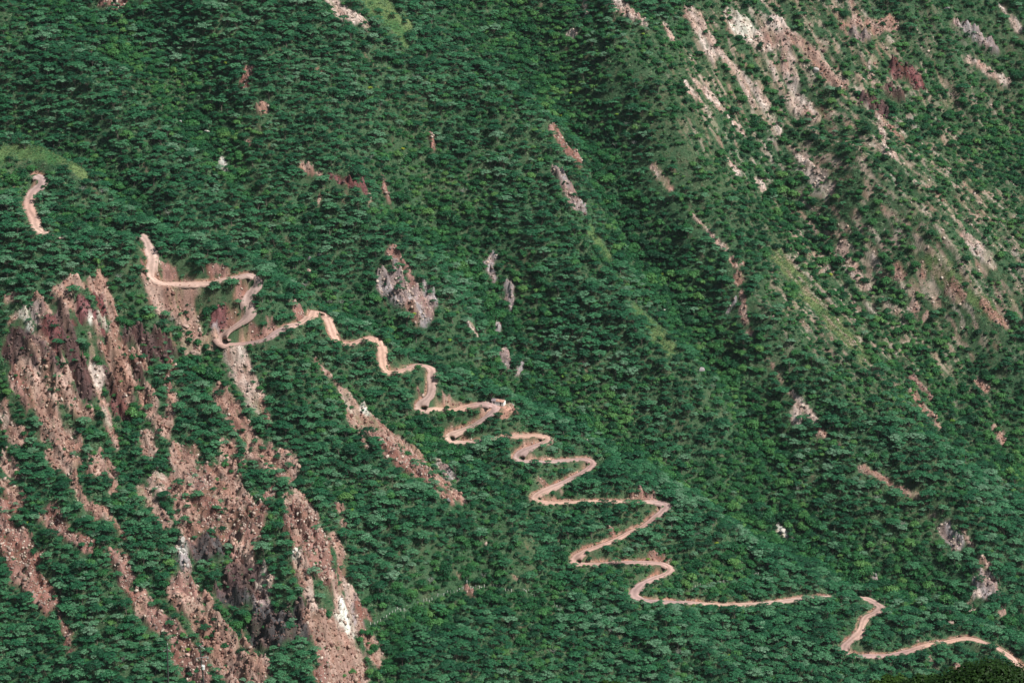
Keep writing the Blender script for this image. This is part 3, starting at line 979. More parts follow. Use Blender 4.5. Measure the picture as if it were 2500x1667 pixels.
for k in range(11):
    w = prof[k] * hwid * (np.where(prof[k] < 0, wl, wr) if abs(prof[k]) > .6 else 1)
    V[:, k, :2] = road[:, :2] + side * w[:, None]
    V[:, k, 2] = road[:, 2] + pz[k]
    tone = fbm2(si / 14.0, si * 0 + 31, 74, 3)
    mauve = np.clip(noise2(si / 26.0, si * 0 + 41, 77) * 1.6 - .5 + np.interp(ru2, [0, 700, 1100, 2500], [.25, .25, .1, -.1]), 0, 1)[:, None]
    base = (np.array((.50, .335, .27)) * (1 - mauve) + np.array((.36, .25, .235)) * mauve) * (.80 + .40 * tone[:, None]) + (noise2(si / 30.0, si * 0, 75)[:, None] - .5) * np.array((.03, .06, .06))
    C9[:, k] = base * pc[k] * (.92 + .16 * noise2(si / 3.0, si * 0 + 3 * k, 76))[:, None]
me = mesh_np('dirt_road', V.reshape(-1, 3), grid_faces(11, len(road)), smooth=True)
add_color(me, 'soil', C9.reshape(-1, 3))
tag(obj('dirt_road', me, mat=M_ROAD), kind='structure')

# ------------------------------------------------------------------ plant kinds (each a small mesh of leaf-sized faces)
def unit(v): return v / (np.linalg.norm(v, axis=-1, keepdims=True) + 1e-9)
def leaves(c, nrm, size, r):
    n = len(c)
    t = unit(np.cross(nrm, r.normal(size=(n, 3)))); q = np.cross(nrm, t)
    s = size * r.uniform(.65, 1.35, n)[:, None]; a = r.uniform(.5, .8, n)[:, None]
    v = np.stack([c + t * s * .5, c + q * s * a * .5, c - t * s * .5, c - q * s * a * .5], 1)
    return v.reshape(-1, 3)
def leaf_mesh(name, vs, mat, mb=None, mat2=None):
    n = len(vs) // 4
    me = bpy.data.meshes.new(name)
    f = np.arange(n * 4).reshape(n, 4)
    if mb is None:
        me = mesh_np(name, vs, f); me.materials.append(mat); return me
    me.from_pydata(list(map(tuple, vs)) + mb.v, [], [tuple(x) for x in f] + [tuple(i + n * 4 for i in g) for g in mb.f])
    me.materials.append(mat); me.materials.append(mat2)
    me.polygons.foreach_set('material_index', [0] * n + [1] * len(mb.f)); me.update()
    return me
def umbrella(seed, R=3.0, H=3.6, npad=11, per=72, size=.40):
    r = np.random.default_rng(seed)
    mb = MB(); pts = []
    lean = r.normal(0, .25, 2)
    fork = np.array([lean[0], lean[1], H * .42])
    mb.path([(0, 0, -.8), fork * (.5, .5, .55), fork], [.17, .14, .11])
    vs = []
    for k in range(npad):
        a = 2.4 * k + r.uniform(-.3, .3); d = R * .78 * math.sqrt((k + .4) / npad)
        c = np.array([lean[0] * 1.6 + d * math.cos(a), lean[1] * 1.6 + d * math.sin(a), H - .22 * R * (d / R) ** 2 * 2.2 + r.uniform(-.28, .25)])
        if k % 2 == 0:
            mb.path([fork, (fork + c) / 2 + (0, 0, -.1), c - (0, 0, .15)], [.08, .055, .03], 4)
        rp = R * r.uniform(.27, .42)
        dr = unit(r.normal(size=(per, 3))); dr[:, 2] = np.abs(dr[:, 2]) * np.where(r.random(per) < .12, -1, 1)
        rad = r.uniform(.55, 1.05, per)[:, None]
        p = c + dr * rad * np.array([rp, rp, rp * .42])
        vs.append(leaves(p, unit(dr * (.75, .75, .7) + (0, 0, .6) + r.normal(0, .17, (per, 3))), size, r))
    return np.concatenate(vs), mb
def bush(seed, R=2.0, H=2.6, nb=9, per=66, size=.38, base=.25):
    r = np.random.default_rng(seed)
    mb = MB(); mb.path([(0, 0, -.8), (0, 0, H * .35)], [.13, .08])
    vs = []
    for k in range(nb):
        a = 2.4 * k + r.uniform(-.4, .4); d = R * .62 * math.sqrt((k + .2) / nb)
        hh = H * (base + (1 - base) * (1 - (d / R) ** 2) * r.uniform(.45, .8))
        c = np.array([d * math.cos(a), d * math.sin(a), hh * .72])
        if k % 3 == 0: mb.path([(0, 0, H * .2), c], [.06, .025], 4)
        rp = R * r.uniform(.36, .52)
        dr = unit(r.normal(size=(per, 3))); dr[:, 2] = np.where(dr[:, 2] < -.35, -dr[:, 2], dr[:, 2])
        p = c + dr * r.uniform(.7, 1.05, per)[:, None] * np.array([rp, rp, rp * .8])
        p[:, 2] = np.maximum(p[:, 2], .02)
        vs.append(leaves(p, unit(dr + (0, 0, .3) + r.normal(0, .2, (per, 3))), size, r))
    return np.concatenate(vs), mb
def low_shrub(seed, R=.8, H=.8, per=60, size=.30):
    r = np.random.default_rng(seed)
    dr = unit(r.normal(size=(per, 3))); dr[:, 2] = np.abs(dr[:, 2])
    p = dr * r.uniform(.55, 1.1, per)[:, None] * (R, R, H) + r.normal(0, .12, (per, 3)) * (1, 1, .4)
    return leaves(p, unit(dr + (0, 0, .4) + r.normal(0, .25, (per, 3))), size, r)
def bare_tree(seed, R=2.2, H=3.4, leafy=150):
    r = np.random.default_rng(seed); mb = MB(); vs = []
    mb.path([(0, 0, -.6), (0, 0, .9)], [.13, .10])
    for k in range(9):
        a = 2.4 * k; b0 = np.array([0, 0, r.uniform(.5, 1.0)]); d = R * r.uniform(.5, .95)
        e = np.array([d * math.cos(a), d * math.sin(a), H * r.uniform(.6, 1)])
        mid = (b0 + e) / 2 + r.normal(0, .2, 3)
        mb.path([b0, mid, e], [.085, .06, .03], 4)
        for q in range(2):
            mb.path([mid, mid + (e - mid) * .7 + r.normal(0, .5, 3)], [.045, .02], 4)
        c = e + r.normal(0, .35, (leafy // 9, 3)) * (1.3, 1.3, .6)
        vs.append(leaves(c, unit(r.normal(0, .5, c.shape) + (0, 0, .8)), .3, r))
    return np.concatenate(vs), mb
def tuft(seed, n=16):
    r = np.random.default_rng(seed); vs = []
    a = r.uniform(0, 6.28, n); d = r.uniform(0, .45, n)
    b = np.stack([d * np.cos(a), d * np.sin(a), 0 * a], 1)
    tp = b * 1.9 + np.stack([0 * a, 0 * a, r.uniform(.3, .65, n)], 1)
    w = np.stack([-np.sin(a), np.cos(a), 0 * a], 1) * .07
    md = (b + tp) / 2 + np.stack([0 * a, 0 * a, .08 + 0 * a], 1)
    return np.stack([b, md + w, tp, md - w], 1).reshape(-1, 3)
def rock(seed, sub=1, jag=.28, sq=(1, 1, .8), cuts=7):
    r = np.random.default_rng(seed)
    import bmesh
    bm = bmesh.new(); bmesh.ops.create_icosphere(bm, subdivisions=sub, radius=1)
    v = np.array([p.co[:] for p in bm.verts])
    for k in range(cuts):                          # flat broken faces
        nn = unit(r.normal(size=3)); dcut = r.uniform(.45, .85)
        dd = v @ nn; over = dd > dcut
        v[over] -= np.outer(dd[over] - dcut, nn)
    v *= 1 + r.normal(0, jag * .18, (len(v), 1))
    v *= sq
    f = np.array([[q.index for q in p.verts] for p in bm.faces]); bm.free()
    return v, f

def rock_mat(name, ramp):
    m, nt, b = new_mat(name)
    oi = N(nt, 'ShaderNodeObjectInfo'); rp = N(nt, 'ShaderNodeValToRGB')
    els = rp.color_ramp.elements
    while len(els) < len(ramp): els.new(.5)
    for e, (p, c) in zip(els, ramp): e.position = p; e.color = (*c, 1)
    nt.links.new(oi.outputs['Random'], rp.inputs['Fac'])
    tc = N(nt, 'ShaderNodeTexCoord'); nz = N(nt, 'ShaderNodeTexNoise'); nz.inputs['Scale'].default_value = 2.2; nz.inputs['Detail'].default_value = 5
    nt.links.new(tc.outputs['Object'], nz.inputs['Vector'])
    mr = N(nt, 'ShaderNodeMapRange'); mr.inputs['From Min'].default_value = .3; mr.inputs['From Max'].default_value = .7
    mr.inputs['To Min'].default_value = .65; mr.inputs['To Max'].default_value = 1.3
    nt.links.new(nz.outputs['Fac'], mr.inputs['Value'])
    mm = N(nt, 'ShaderNodeMix', data_type='RGBA', blend_type='MULTIPLY'); mm.inputs['Factor'].default_value = 1
    nt.links.new(rp.outputs['Color'], mm.inputs['A']); nt.links.new(mr.outputs['Result'], mm.inputs['B'])
    nt.links.new(mm.outputs['Result'], b.inputs['Base Color'])
    b.inputs['Roughness'].default_value = .92; b.inputs['Specular IOR Level'].default_value = .15
    return m
M_RED = rock_mat('red_rock', [(0, (.13, .07, .06)), (.4, (.23, .125, .10)), (.8, (.31, .19, .15)), (1, (.42, .31, .25))])
M_TAN = rock_mat('tan_rock', [(0, (.17, .13, .12)), (.4, (.29, .22, .19)), (.8, (.41, .32, .27)), (1, (.52, .45, .39))])
M_GREYR = rock_mat('grey_rock', [(0, (.14, .13, .14)), (.5, (.26, .24, .25)), (1, (.40, .37, .36))])
M_WHITER = rock_mat('white_rock', [(0, (.38, .36, .34)), (1, (.52, .49, .45))])
M_DARKR = rock_mat('dark_rock', [(0, (.05, .035, .035)), (.6, (.10, .065, .062)), (1, (.17, .115, .10))])
# ------------------------------------------------------------------ scattering by geometry nodes
def source_collection(name, meshes):
    c = bpy.data.collections.new(name)
    for i, me in enumerate(meshes):
        o = bpy.data.objects.new('%s_kind_%02d' % (name, i), me); c.objects.link(o)
    return c
def scatter(name, coll, P3, kind, rot, scl, label=None, cat=None):
    me = bpy.data.meshes.new(name)
    me.vertices.add(len(P3)); me.vertices.foreach_set('co', np.ascontiguousarray(P3, np.float32).ravel())
    a = me.attributes.new('pick', 'INT', 'POINT'); a.data.foreach_set('value', np.asarray(kind, np.int32))
    a = me.attributes.new('turn', 'FLOAT_VECTOR', 'POINT'); a.data.foreach_set('vector', np.ascontiguousarray(rot, np.float32).ravel())
    a = me.attributes.new('size', 'FLOAT_VECTOR', 'POINT'); a.data.foreach_set('vector', np.ascontiguousarray(scl, np.float32).ravel())
    o = obj(name, me)
    ng = bpy.data.node_groups.new(name + '_scatter', 'GeometryNodeTree')
    ng.interface.new_socket('Geometry', in_out='INPUT', socket_type='NodeSocketGeometry')
    ng.interface.new_socket('Geometry', in_out='OUTPUT', socket_type='NodeSocketGeometry')
    gi = ng.nodes.new('NodeGroupInput'); go = ng.nodes.new('NodeGroupOutput')
    ci = ng.nodes.new('GeometryNodeCollectionInfo'); ci.inputs['Collection'].default_value = coll
    ci.inputs['Separate Children'].default_value = True; ci.inputs['Reset Children'].default_value = True
    iop = ng.nodes.new('GeometryNodeInstanceOnPoints'); iop.inputs['Pick Instance'].default_value = True
    def attr(nm, ty):
        n = ng.nodes.new('GeometryNodeInputNamedAttribute'); n.data_type = ty; n.inputs['Name'].default_value = nm
        return n.outputs['Attribute']
    e2r = ng.nodes.new('FunctionNodeEulerToRotation')
    L = ng.links.new
    L(gi.outputs[0], iop.inputs['Points']); L(ci.outputs[0], iop.inputs['Instance'])
    L(attr('pick', 'INT'), iop.inputs['Instance Index'])
    L(attr('turn', 'FLOAT_VECTOR'), e2r.inputs[0]); L(e2r.outputs[0], iop.inputs['Rotation'])
    L(attr('size', 'FLOAT_VECTOR'), iop.inputs['Scale'])
    L(iop.outputs[0], go.inputs[0])
    mod = o.modifiers.new('scatter', 'NODES'); mod.node_group = ng
    tag(o, label, cat, kind='stuff')
    return o
def rot_z(n, tilt=0.0):
    return np.stack([rng.normal(0, tilt, n), rng.normal(0, tilt, n), rng.uniform(0, 6.283, n)], 1)

# shadow of sight: which ground points can be seen (for choosing individuals)
def visible(x, y, z, lift=1.5):
    ok = np.ones(len(x), bool)
    for k in np.arange(4, 160, 4.0):
        t = 1 - k / y
        ok &= bil(Z, x * t, y * t) < CZ + (z + lift - CZ) * t
    return ok

# openness: trees keep off the road, the yard, the fence line and bare rock
YARD = np.zeros(Z.shape)
YARD[(np.abs(XX - HX + 1) < 8) & (YY - HY < 4) & (YY - HY > -9)] = 1
SEEN_RD = np.full(Z.shape, 0.0); RZV = np.full(Z.shape, -1e5)
ru_, rv0 = proj(road[:, 0], road[:, 1], road[:, 2])
OVERGROWN = [(1085,999,26),(968,906,16),(840,842,12),(1150,990,12),(540,684,22),(470,692,10),(1205,1070,58),(1112,1000,16),(1165,988,22),(1400,1126,14),(1500,1375,50),(1660,1228,30),(880,836,10),(1960,1460,45),(2060,1457,40),(2070,1600,10),(640,830,8),(2405,1572,10),(566,680,8),(560,824,10)]
for (x, y, z), sflag, uu_, vv_ in zip(road, seen, ru_, rv0):
    if not sflag or any(abs(uu_ - a) < r and abs(vv_ - b_) < 16 for a, b_, r in OVERGROWN): continue
    i0, j0 = int((x - 2.6 - X0) / ST), int((y - 2.6 - Y0) / ST)
    if i0 < 0 or j0 < 0 or i0 + 7 >= nx or j0 + 7 >= ny: continue
    sub = RZV[j0:j0+6, i0:i0+6]; np.maximum(sub, z, out=sub)
for q, bb in enumerate(BOULDERS):
    i0, j0 = int((BX_[q] - X0) / ST), int((BY_[q] - Y0) / ST); RZV[j0:j0+2, i0-1:i0+2] = np.maximum(RZV[j0:j0+2, i0-1:i0+2], BZ_[q] + .2)
for xf, yf, zf in zip(np.r_[FAX, FBX], np.r_[FAY, FBY], np.r_[FAZ, FBZ]):
    i0, j0 = int((xf - X0) / ST), int((yf - Y0) / ST); RZV[j0, i0-1:i0+2] = zf
GX__, GY__, GZ__ = ground([a[0] for a in YELLOW + GREY], [a[1] for a in YELLOW + GREY])
for xf, yf, zf in zip(GX__, GY__, GZ__):
    i0, j0 = int((xf - X0) / ST), int((yf - Y0) / ST); RZV[j0:j0+2, i0-1:i0+2] = zf + .8
def headroom(x, y, z, spread):
    """how tall a plant here may grow before it hides the road behind it"""
    h = np.full(len(x), 99.0); slack = rng.choice([.7, 1.5, 2.8], len(x), p=[.55, .27, .18])
    for ox in (-spread, 0, spread):
        for k in np.arange(0, 13, 1.0):
            jx = np.clip(((x + ox - X0) / ST + .5).astype(int), 0, nx - 1); jy = np.clip(((y + k - Y0) / ST + .5).astype(int), 0, ny - 1)
            rz = RZV[jy, jx]
            h = np.where(rz > -1e4, np.minimum(h, rz + slack + .39 * k - z), h)
    return h
RDT = RD

# zone fields
TT = fbm2(XX / 45, YY / 45, 101, 3)
gully = np.clip((bil(Z, XX, YY) * 0 + (np.roll(np.roll(CZZ, 1, 0), 1, 1).mean() * 0)), 0, 1)
lap = np.zeros(Z.shape)
SB = up1(up1(CZZ, nx, 1), ny, 0)
k = 14
lap[k:-k, k:-k] = (SB[2*k:, k:-k] + SB[:-2*k, k:-k] + SB[k:-k, 2*k:] + SB[k:-k, :-2*k] - 4 * SB[k:-k, k:-k]) / 4
HOLLOW = np.clip(lap / 1.6, -1, 1)                 # > 0 in hollows, < 0 on ridges

def candidates(spacing, jit=.85):
    xs = np.arange(X0 + 3, X1 - 3, spacing); ys = np.arange(Y0 + 3, Y1 - 3, spacing * .9)
    X, Y = np.meshgrid(xs, ys)
    X[1::2] += spacing / 2
    X = X + rng.uniform(-.5, .5, X.shape) * spacing * jit; Y = Y + rng.uniform(-.5, .5, X.shape) * spacing * jit
    X = np.clip(X.ravel(), X0 + 2, X1 - 2); Y = np.clip(Y.ravel(), Y0 + 2, Y1 - 2)
    U, V = proj(X, Y, bil(Z, X, Y))
    m = (U > -160) & (U < PW + 160) & (V > -140) & (V < PH + 160)
    return X[m], Y[m], U[m], V[m]
def behind_bare(x, y, h):
    b = bil(BARE, x, y)
    for k in (.35, .7, 1.0): b = np.maximum(b, bil(BARE_S, x, np.minimum(y + k * h, Y1 - 2)) * (1.0 if k < .5 else .75))
    return b

# tree-sized plants
tx, ty, tu, tv = candidates(3.15)
sel = np.where(hid)[0][::4]; n_screen = 0
scx, scy = np.repeat(road[sel, 0], 2), np.repeat(road[sel, 1], 2) - np.tile([5.2, 8.6], len(sel))
scx = scx + rng.uniform(-1, 1, len(scx)); scu, scv = proj(scx, scy, bil(Z, scx, scy)); n_screen = len(scx)
tx, ty, tu, tv = np.r_[tx, scx], np.r_[ty, scy], np.r_[tu, scu], np.r_[tv, scv]
n = len(tx)
hol = bil(HOLLOW, tx, ty); dry = bil(DRY, tx, ty); tone = bil(TT, tx, ty)
bare = behind_bare(tx, ty, 3.2); grass = np.maximum(bil(GRASS, tx, ty), bil(GRASS, tx, ty + 3))
p_umb = np.clip(.74 - 1.1 * np.clip(hol, 0, 1) - .95 * dry + 1.6 * (tone - .5), .05, .93)
umb = rng.random(n) < p_umb
dens = np.clip(1.0 + .2 * hol - .46 * dry + .5 * (tone - .5), .1, 1)
front = (ty < 1990) & (tu < 760) & (tv > 900)
dens = dens * (1 - .95 * grass) * np.clip(1.0 - 1.3 * np.clip(bare - .12, 0, 1), .05 + .22 * dry + .5 * np.clip((fbm2(tx / 16, ty / 16, 113, 2) - .60) * 6, 0, 1), 1)
dens = np.where(bil(YARD, tx, ty) > .3, 0, dens)
dens = np.where(bil(RDT, tx, ty) < rng.choice([3.4, 4.6], n), 0, dens)
dens[-n_screen:] = np.where(bil(RDT, scx, scy) < 4.0, 0, 1)
keep = rng.random(n) < dens
tx, ty, tu, tv, umb, hol, dry, bare = [a[keep] for a in (tx, ty, tu, tv, umb, hol, dry, bare)]
n = len(tx); tz = bil(Z, tx, ty)
size = np.clip(rng.lognormal(-.06, .38, n), .42, 2.0) * np.where(umb, 1.0, 1.05 + .35 * np.clip(hol, 0, 1))
size *= np.where(bare > .3, .78, 1)
HT = np.where(umb, 4.2, 3.2)
head = headroom(tx, ty, tz, 2.4) / HT
size = np.minimum(size, head)
ok = size > .34
tx, ty, tu, tv, umb, hol, dry, bare, tz, size, head = [a[ok] for a in (tx, ty, tu, tv, umb, hol, dry, bare, tz, size, head)]
n = len(tx)
seen_t = visible(tx, ty, tz, 2.5)
onframe = (tu > 8) & (tu < PW - 8) & (tv > 14) & (tv < PH - 8)
# the largest in view stand as individuals
def biggest(mask, count, spread=1):
    idx = np.where(mask & seen_t & onframe)[0]
    # largest of each cell so that they spread over the slope as in the photo
    cell = (tu[idx] // 118).astype(int) * 100 + (tv[idx] // 118).astype(int)
    best = []
    for rank in range(4):
        got = {}
        for i, c in zip(idx, cell):
            if i in taken: continue
            if c not in got or size[i] > size[got[c]]: got[c] = i
        for i in got.values(): taken.add(i); best.append(i)
        if len(best) >= count: break
    best.sort(key=lambda i: -size[i])
    for i in best[count:]: taken.discard(i)
    return best[:count]
taken = set()
BIG_UMB = biggest(umb, 290); BIG_RND = biggest(~umb, 290)
mass = np.ones(n, bool); mass[list(taken)] = False
size[~mass] = np.minimum(size[~mass] * 1.06, head[~mass])

UMB = [umbrella(200 + i, R=r_, H=h_, npad=np_) for i, (r_, h_, np_) in enumerate(((3.0, 4.1, 11), (3.4, 4.6, 13), (2.6, 4.0, 9), (3.2, 3.7, 12), (2.8, 4.6, 10)))]
RND = [bush(300 + i, R=r_, H=h_, nb=nb_) for i, (r_, h_, nb_) in enumerate(((2.1, 3.0, 9), (2.5, 3.5, 11), (1.8, 2.9, 8), (2.3, 2.8, 10), (2.0, 3.9, 9)))]
umb_me = [leaf_mesh('umbrella_tree_mass', v, M_UMB, mb, M_BARK) for v, mb in UMB]
rnd_me = [leaf_mesh('round_tree_mass', v, M_RND, mb, M_BARK) for v, mb in RND]
for nm, msk, mes in (('umbrella_woodland', umb & mass, umb_me), ('bush_woodland', ~umb & mass, rnd_me)):
    c = source_collection(nm, mes); k = msk.sum()
    s = size[msk][:, None] * np.stack([np.ones(k), np.ones(k), rng.uniform(.8, 1.2, k)], 1)
    scatter(nm, c, np.stack([tx, ty, tz], 1)[msk], rng.integers(0, len(mes), k), rot_z(k, .07), s)
print('trees', n, 'umb', (umb & mass).sum(), 'round', (~umb & mass).sum(), len(BIG_UMB), len(BIG_RND))

# undergrowth: low shrubs between and on the edges of bare ground
sx, sy, su, sv = candidates(1.75)
n2 = len(sx); b2 = bil(BARE, sx, sy); d2 = bil(DRY, sx, sy)
tuftiness = np.clip((fbm2(sx / 9, sy / 9, 111, 3) - .44) * 6, .22, 3.0)
dn = np.clip(.92 - .95 * b2, .07 + .15 * tuftiness, 1) * (1 - .7 * bil(GRASS, sx, sy)) * np.where(bil(CLIFF, sx, sy) > .5, .6, 1)
dn = np.where(bil(RDT, sx, sy) < rng.choice([2.7, 3.6], n2), 0, dn)
ok = (rng.random(n2) < dn) & ~((np.hypot(sx - HX + 1, sy - HY + 3) < 6.5))
sx, sy = sx[ok], sy[ok]; k = len(sx)
lows = [leaf_mesh('low_shrub_mass', low_shrub(400 + i, R=.75 + .1 * i, H=.7 + .12 * (i % 3)), M_LOW) for i in range(5)]
ss_ = np.clip(rng.lognormal(.12, .42, k), .4, 2.6) * np.where(bil(BARE, sx, sy) > .5, .62, 1)
ss_ = np.minimum(ss_, np.maximum(headroom(sx, sy, bil(Z2, sx, sy), .8) / .9, .0)); gk = ss_ > .25
sx, sy, ss_ = sx[gk], sy[gk], ss_[gk]; k = len(sx)
scatter('undergrowth', source_collection('undergrowth', lows), np.stack([sx, sy, bil(Z2, sx, sy) - .05], 1), rng.integers(0, 5, k), rot_z(k, .15), np.repeat(ss_[:, None], 3, 1))
print('shrubs', k)

# grass tufts on the pale open slopes
gx_, gy_, gu, gv = candidates(1.25, 1.0)
gk = rng.random(len(gx_)) < np.clip(bil(GRASS, gx_, gy_) * .9 + .10 * bil(DRY, gx_, gy_) * (bil(BARE, gx_, gy_) < .5), 0, 1)
gx_, gy_ = gx_[gk], gy_[gk]; k = len(gx_)
tufts = [leaf_mesh('grass_tuft_mass', tuft(500 + i), M_GRASS) for i in range(4)]
scatter('grass', source_collection('grass', tufts), np.stack([gx_, gy_, bil(Z2, gx_, gy_) - .03], 1), rng.integers(0, 4, k), rot_z(k, .1), np.repeat(rng.uniform(.8, 1.7, k)[:, None], 3, 1))
print('tufts', k)

# loose stones on the bare slopes
rx, ry, ru, rv_ = candidates(1.25, 1.0)
b3 = bil(BARE, rx, ry)
rk_ = (rng.random(len(rx)) < np.clip((b3 - .35) * 1.3, 0, .78 + .2 * bil(CLIFF, rx, ry))) & (bil(RDT, rx, ry) > 3.2) & (np.hypot(rx - HX, ry - HY) > 7)
rx, ry = rx[rk_], ry[rk_]; k = len(rx)
cr0 = bil(CR[..., 0], rx, ry); redness = cr0 - bil(CR[..., 2], rx, ry) > .135
rocks = []
for i, mt_ in enumerate((M_RED, M_TAN, M_DARKR)):
    for q in range(4):
        v, f = rock(600 + 10 * i + q, 1, sq=(1, .85, .7)); me_ = mesh_np('stone', v, f); me_.materials.append(mt_); rocks.append(me_)
rs = np.clip(rng.lognormal(-.75, .6, k) * (1 + .5 * bil(CLIFF, rx, ry)), .15, 2.1)
kind = np.where(cr0 < .2, rng.integers(8, 12, k), np.where(redness, rng.integers(0, 4, k), rng.integers(4, 8, k)))
scatter('scree', source_collection('scree', rocks), np.stack([rx, ry, bil(Z2, rx, ry)], 1), kind, rng.uniform(0, 6.28, (k, 3)), np.repeat(rs[:, None], 3, 1))
print('stones', k)
# ------------------------------------------------------------------ individual trees and bushes
REG = [(100,170,'on the far top left slope'),(360,150,'beside the upper left ravine'),(680,130,'left of the grassy clearing'),(1080,180,'right of the grassy clearing'),
 (1380,150,'in the ravine at top centre'),(1640,280,'left of the pale landslip scars'),(1900,180,'among the pale landslip scars'),(2260,180,'around the dark rock band'),
 (210,330,'above the topmost road bend'),(450,470,'right of the topmost road bend'),(800,480,'below the reddish ledge'),(1150,450,'on the middle of the high slope'),
 (1430,480,'beside the central grey scree'),(1730,480,'along the footpath ridge'),(2080,480,'below the dark rock band'),(2400,460,'at the upper right edge'),
 (150,620,'on the knoll above the red cliffs'),(470,700,'beside the wide upper hairpin'),(650,880,'below the wide upper hairpin'),(860,680,'left of the grey rock face'),
 (1130,720,'right of the grey rock face'),(1450,770,'in the middle of the central slope'),(1720,740,'left of the red earth strip'),(2000,740,'on the pale grassy ridge'),
 (2340,720,'on the bushy right edge'),(200,880,'among the red cliffs'),(980,900,'beside the road above the house'),(1340,940,'in the ravine behind the house'),
 (1720,1000,'on the middle right slope'),(2150,980,'beside the narrow red gully'),(100,1180,'on the streaked slope far left'),(420,1150,'between the red scree chutes'),
 (800,1170,'left of the tan scar'),(1100,1080,'between tan scar and road bends'),(1300,1180,'inside the bends below the house'),(1620,1130,'right of the bends below the house'),
 (2000,1220,'below the right footpath'),(2350,1230,'near the grey outcrop lower right'),(150,1500,'on the lower left slope'),(520,1450,'around the black ledges'),
 (1000,1340,'above the white post fence'),(1150,1580,'below the white post fence'),(1500,1310,'inside the long middle bends'),(1560,1570,'below the lower middle bends'),
 (1880,1370,'above the long straight road'),(1940,1570,'left of the last road bend'),(2250,1490,'above the last stretch of road')]
def region(u, v):
    return min(range(len(REG)), key=lambda i: (REG[i][0] - u) ** 2 + (REG[i][1] - v) ** 2)
def label_set(us, vs, sizes, adj, noun, plural):
    """labels that tell plants of one kind apart inside each part of the slope"""
    out = [None] * len(us); grp = [None] * len(us)
    by = {}
    for i in range(len(us)): by.setdefault(region(us[i], vs[i]), []).append(i)
    for r, ids in by.items():
        ph = REG[r][2]
        for i in ids: grp[i] = '%s %s' % (plural, ph)
        if len(ids) == 1: out[ids[0]] = 'only large %s %s %s' % (adj, noun, ph); continue
        rest = list(ids)
        for word, key in (('leftmost', lambda i: us[i]), ('rightmost', lambda i: -us[i]), ('highest', lambda i: vs[i]), ('lowest', lambda i: -vs[i]), ('biggest', lambda i: -sizes[i])):
            if not rest: break
            b_ = min(rest, key=key)
            # the extreme has to hold over the whole group, not only over what is left
            if word != 'biggest' and b_ != min(ids, key=key): continue
            if word == 'biggest' and b_ != min(ids, key=key): continue
            out[b_] = '%s of the large %s %s %s' % (word, adj, plural.split()[-1], ph); rest.remove(b_)
        if len(rest) == 1: out[rest[0]] = 'innermost of the large %s %s %s' % (adj, plural.split()[-1], ph)
        elif len(rest) == 2:
            rest.sort(key=lambda i: us[i])
            out[rest[0]] = 'left one of the inner large %s %s %s' % (adj, plural.split()[-1], ph)
            out[rest[1]] = 'right one of the inner large %s %s %s' % (adj, plural.split()[-1], ph)
        else:
            rest.sort(key=lambda i: us[i])
            names = ['second from left', 'third from left', 'fourth from left', 'fifth from left', 'sixth from left', 'seventh from left']
            for q, i in enumerate(rest):
                order = sorted(ids, key=lambda k: us[k]).index(i)
                nm = {1: 'second', 2: 'third', 3: 'fourth', 4: 'fifth', 5: 'sixth', 6: 'seventh', 7: 'eighth', 8: 'ninth', 9: 'tenth'}.get(order, 'last')
                out[i] = '%s from left of the large %s %s %s' % (nm, adj, plural.split()[-1], ph)
    return out, grp
UMB_P = [(leaf_mesh('crown', v, M_UMB), mb.mesh('trunk', [M_BARK])) for v, mb in UMB]
RND_P = [(leaf_mesh('crown', v, M_RND), mb.mesh('trunk', [M_BARK])) for v, mb in RND]
def plant(name, kind, loc, rz, sc, label, cat, group):
    root = empty(name, loc, rz, sc)
    tag(root, label, cat, group)
    obj('crown', kind[0], root); obj('trunk', kind[1], root)
    return root
for name, ids, kinds, adj, noun, plural, cat in (('umbrella_tree', BIG_UMB, UMB_P, 'flat-topped', 'tree', 'flat-topped trees', 'tree'), ('round_tree', BIG_RND, RND_P, 'rounded', 'bush', 'rounded bushes', 'bush')):
    lab, grp = label_set(tu[ids], tv[ids], size[ids], adj, noun, plural)
    for q, i in enumerate(ids):
        s_ = float(size[i])
        plant(name, kinds[q % len(kinds)], (float(tx[i]), float(ty[i]), float(tz[i])), float(rng.uniform(0, 6.28)), (s_, s_, s_ * float(rng.uniform(.9, 1.15))), lab[q], cat, grp[q])
# bright yellow-green plants and pale grey ones, each where the photo has it
YP = [(leaf_mesh('crown', v, M_YEL), mb.mesh('trunk', [M_BARK])) for v, mb in [bush(340 + i, R=1.9, H=2.5) for i in range(3)]]
GP = [(leaf_mesh('crown', v, M_GRY), mb.mesh('trunk', [M_PALE])) for v, mb in [bare_tree(360 + i) for i in range(4)]]
for nm, lst, kinds, adj, noun, plural, cat, cname in (('yellow_green_bush', YELLOW, YP, 'yellow-green', 'bush', 'yellow-green bushes', 'bush', 0), ('grey_tree', GREY, GP, 'grey leafless', 'tree', 'grey leafless trees', 'tree', 1)):
    gx__, gy__, gz__ = ground([a[0] for a in lst], [a[1] for a in lst])
    uu = np.array([a[0] for a in lst], float); vv = np.array([a[1] for a in lst], float)
    ss = rng.uniform(1.1, 1.5, len(lst)) if cname else rng.uniform(.95, 1.35, len(lst))
    lab, grp = label_set(uu, vv, ss, adj, noun, plural)
    for q in range(len(lst)):
        plant(nm, kinds[q % len(kinds)], (gx__[q], gy__[q], float(bil(Z, gx__[q], gy__[q]))), float(rng.uniform(0, 6.28)), float(ss[q]), lab[q].replace('large ', ''), cat, grp[q])

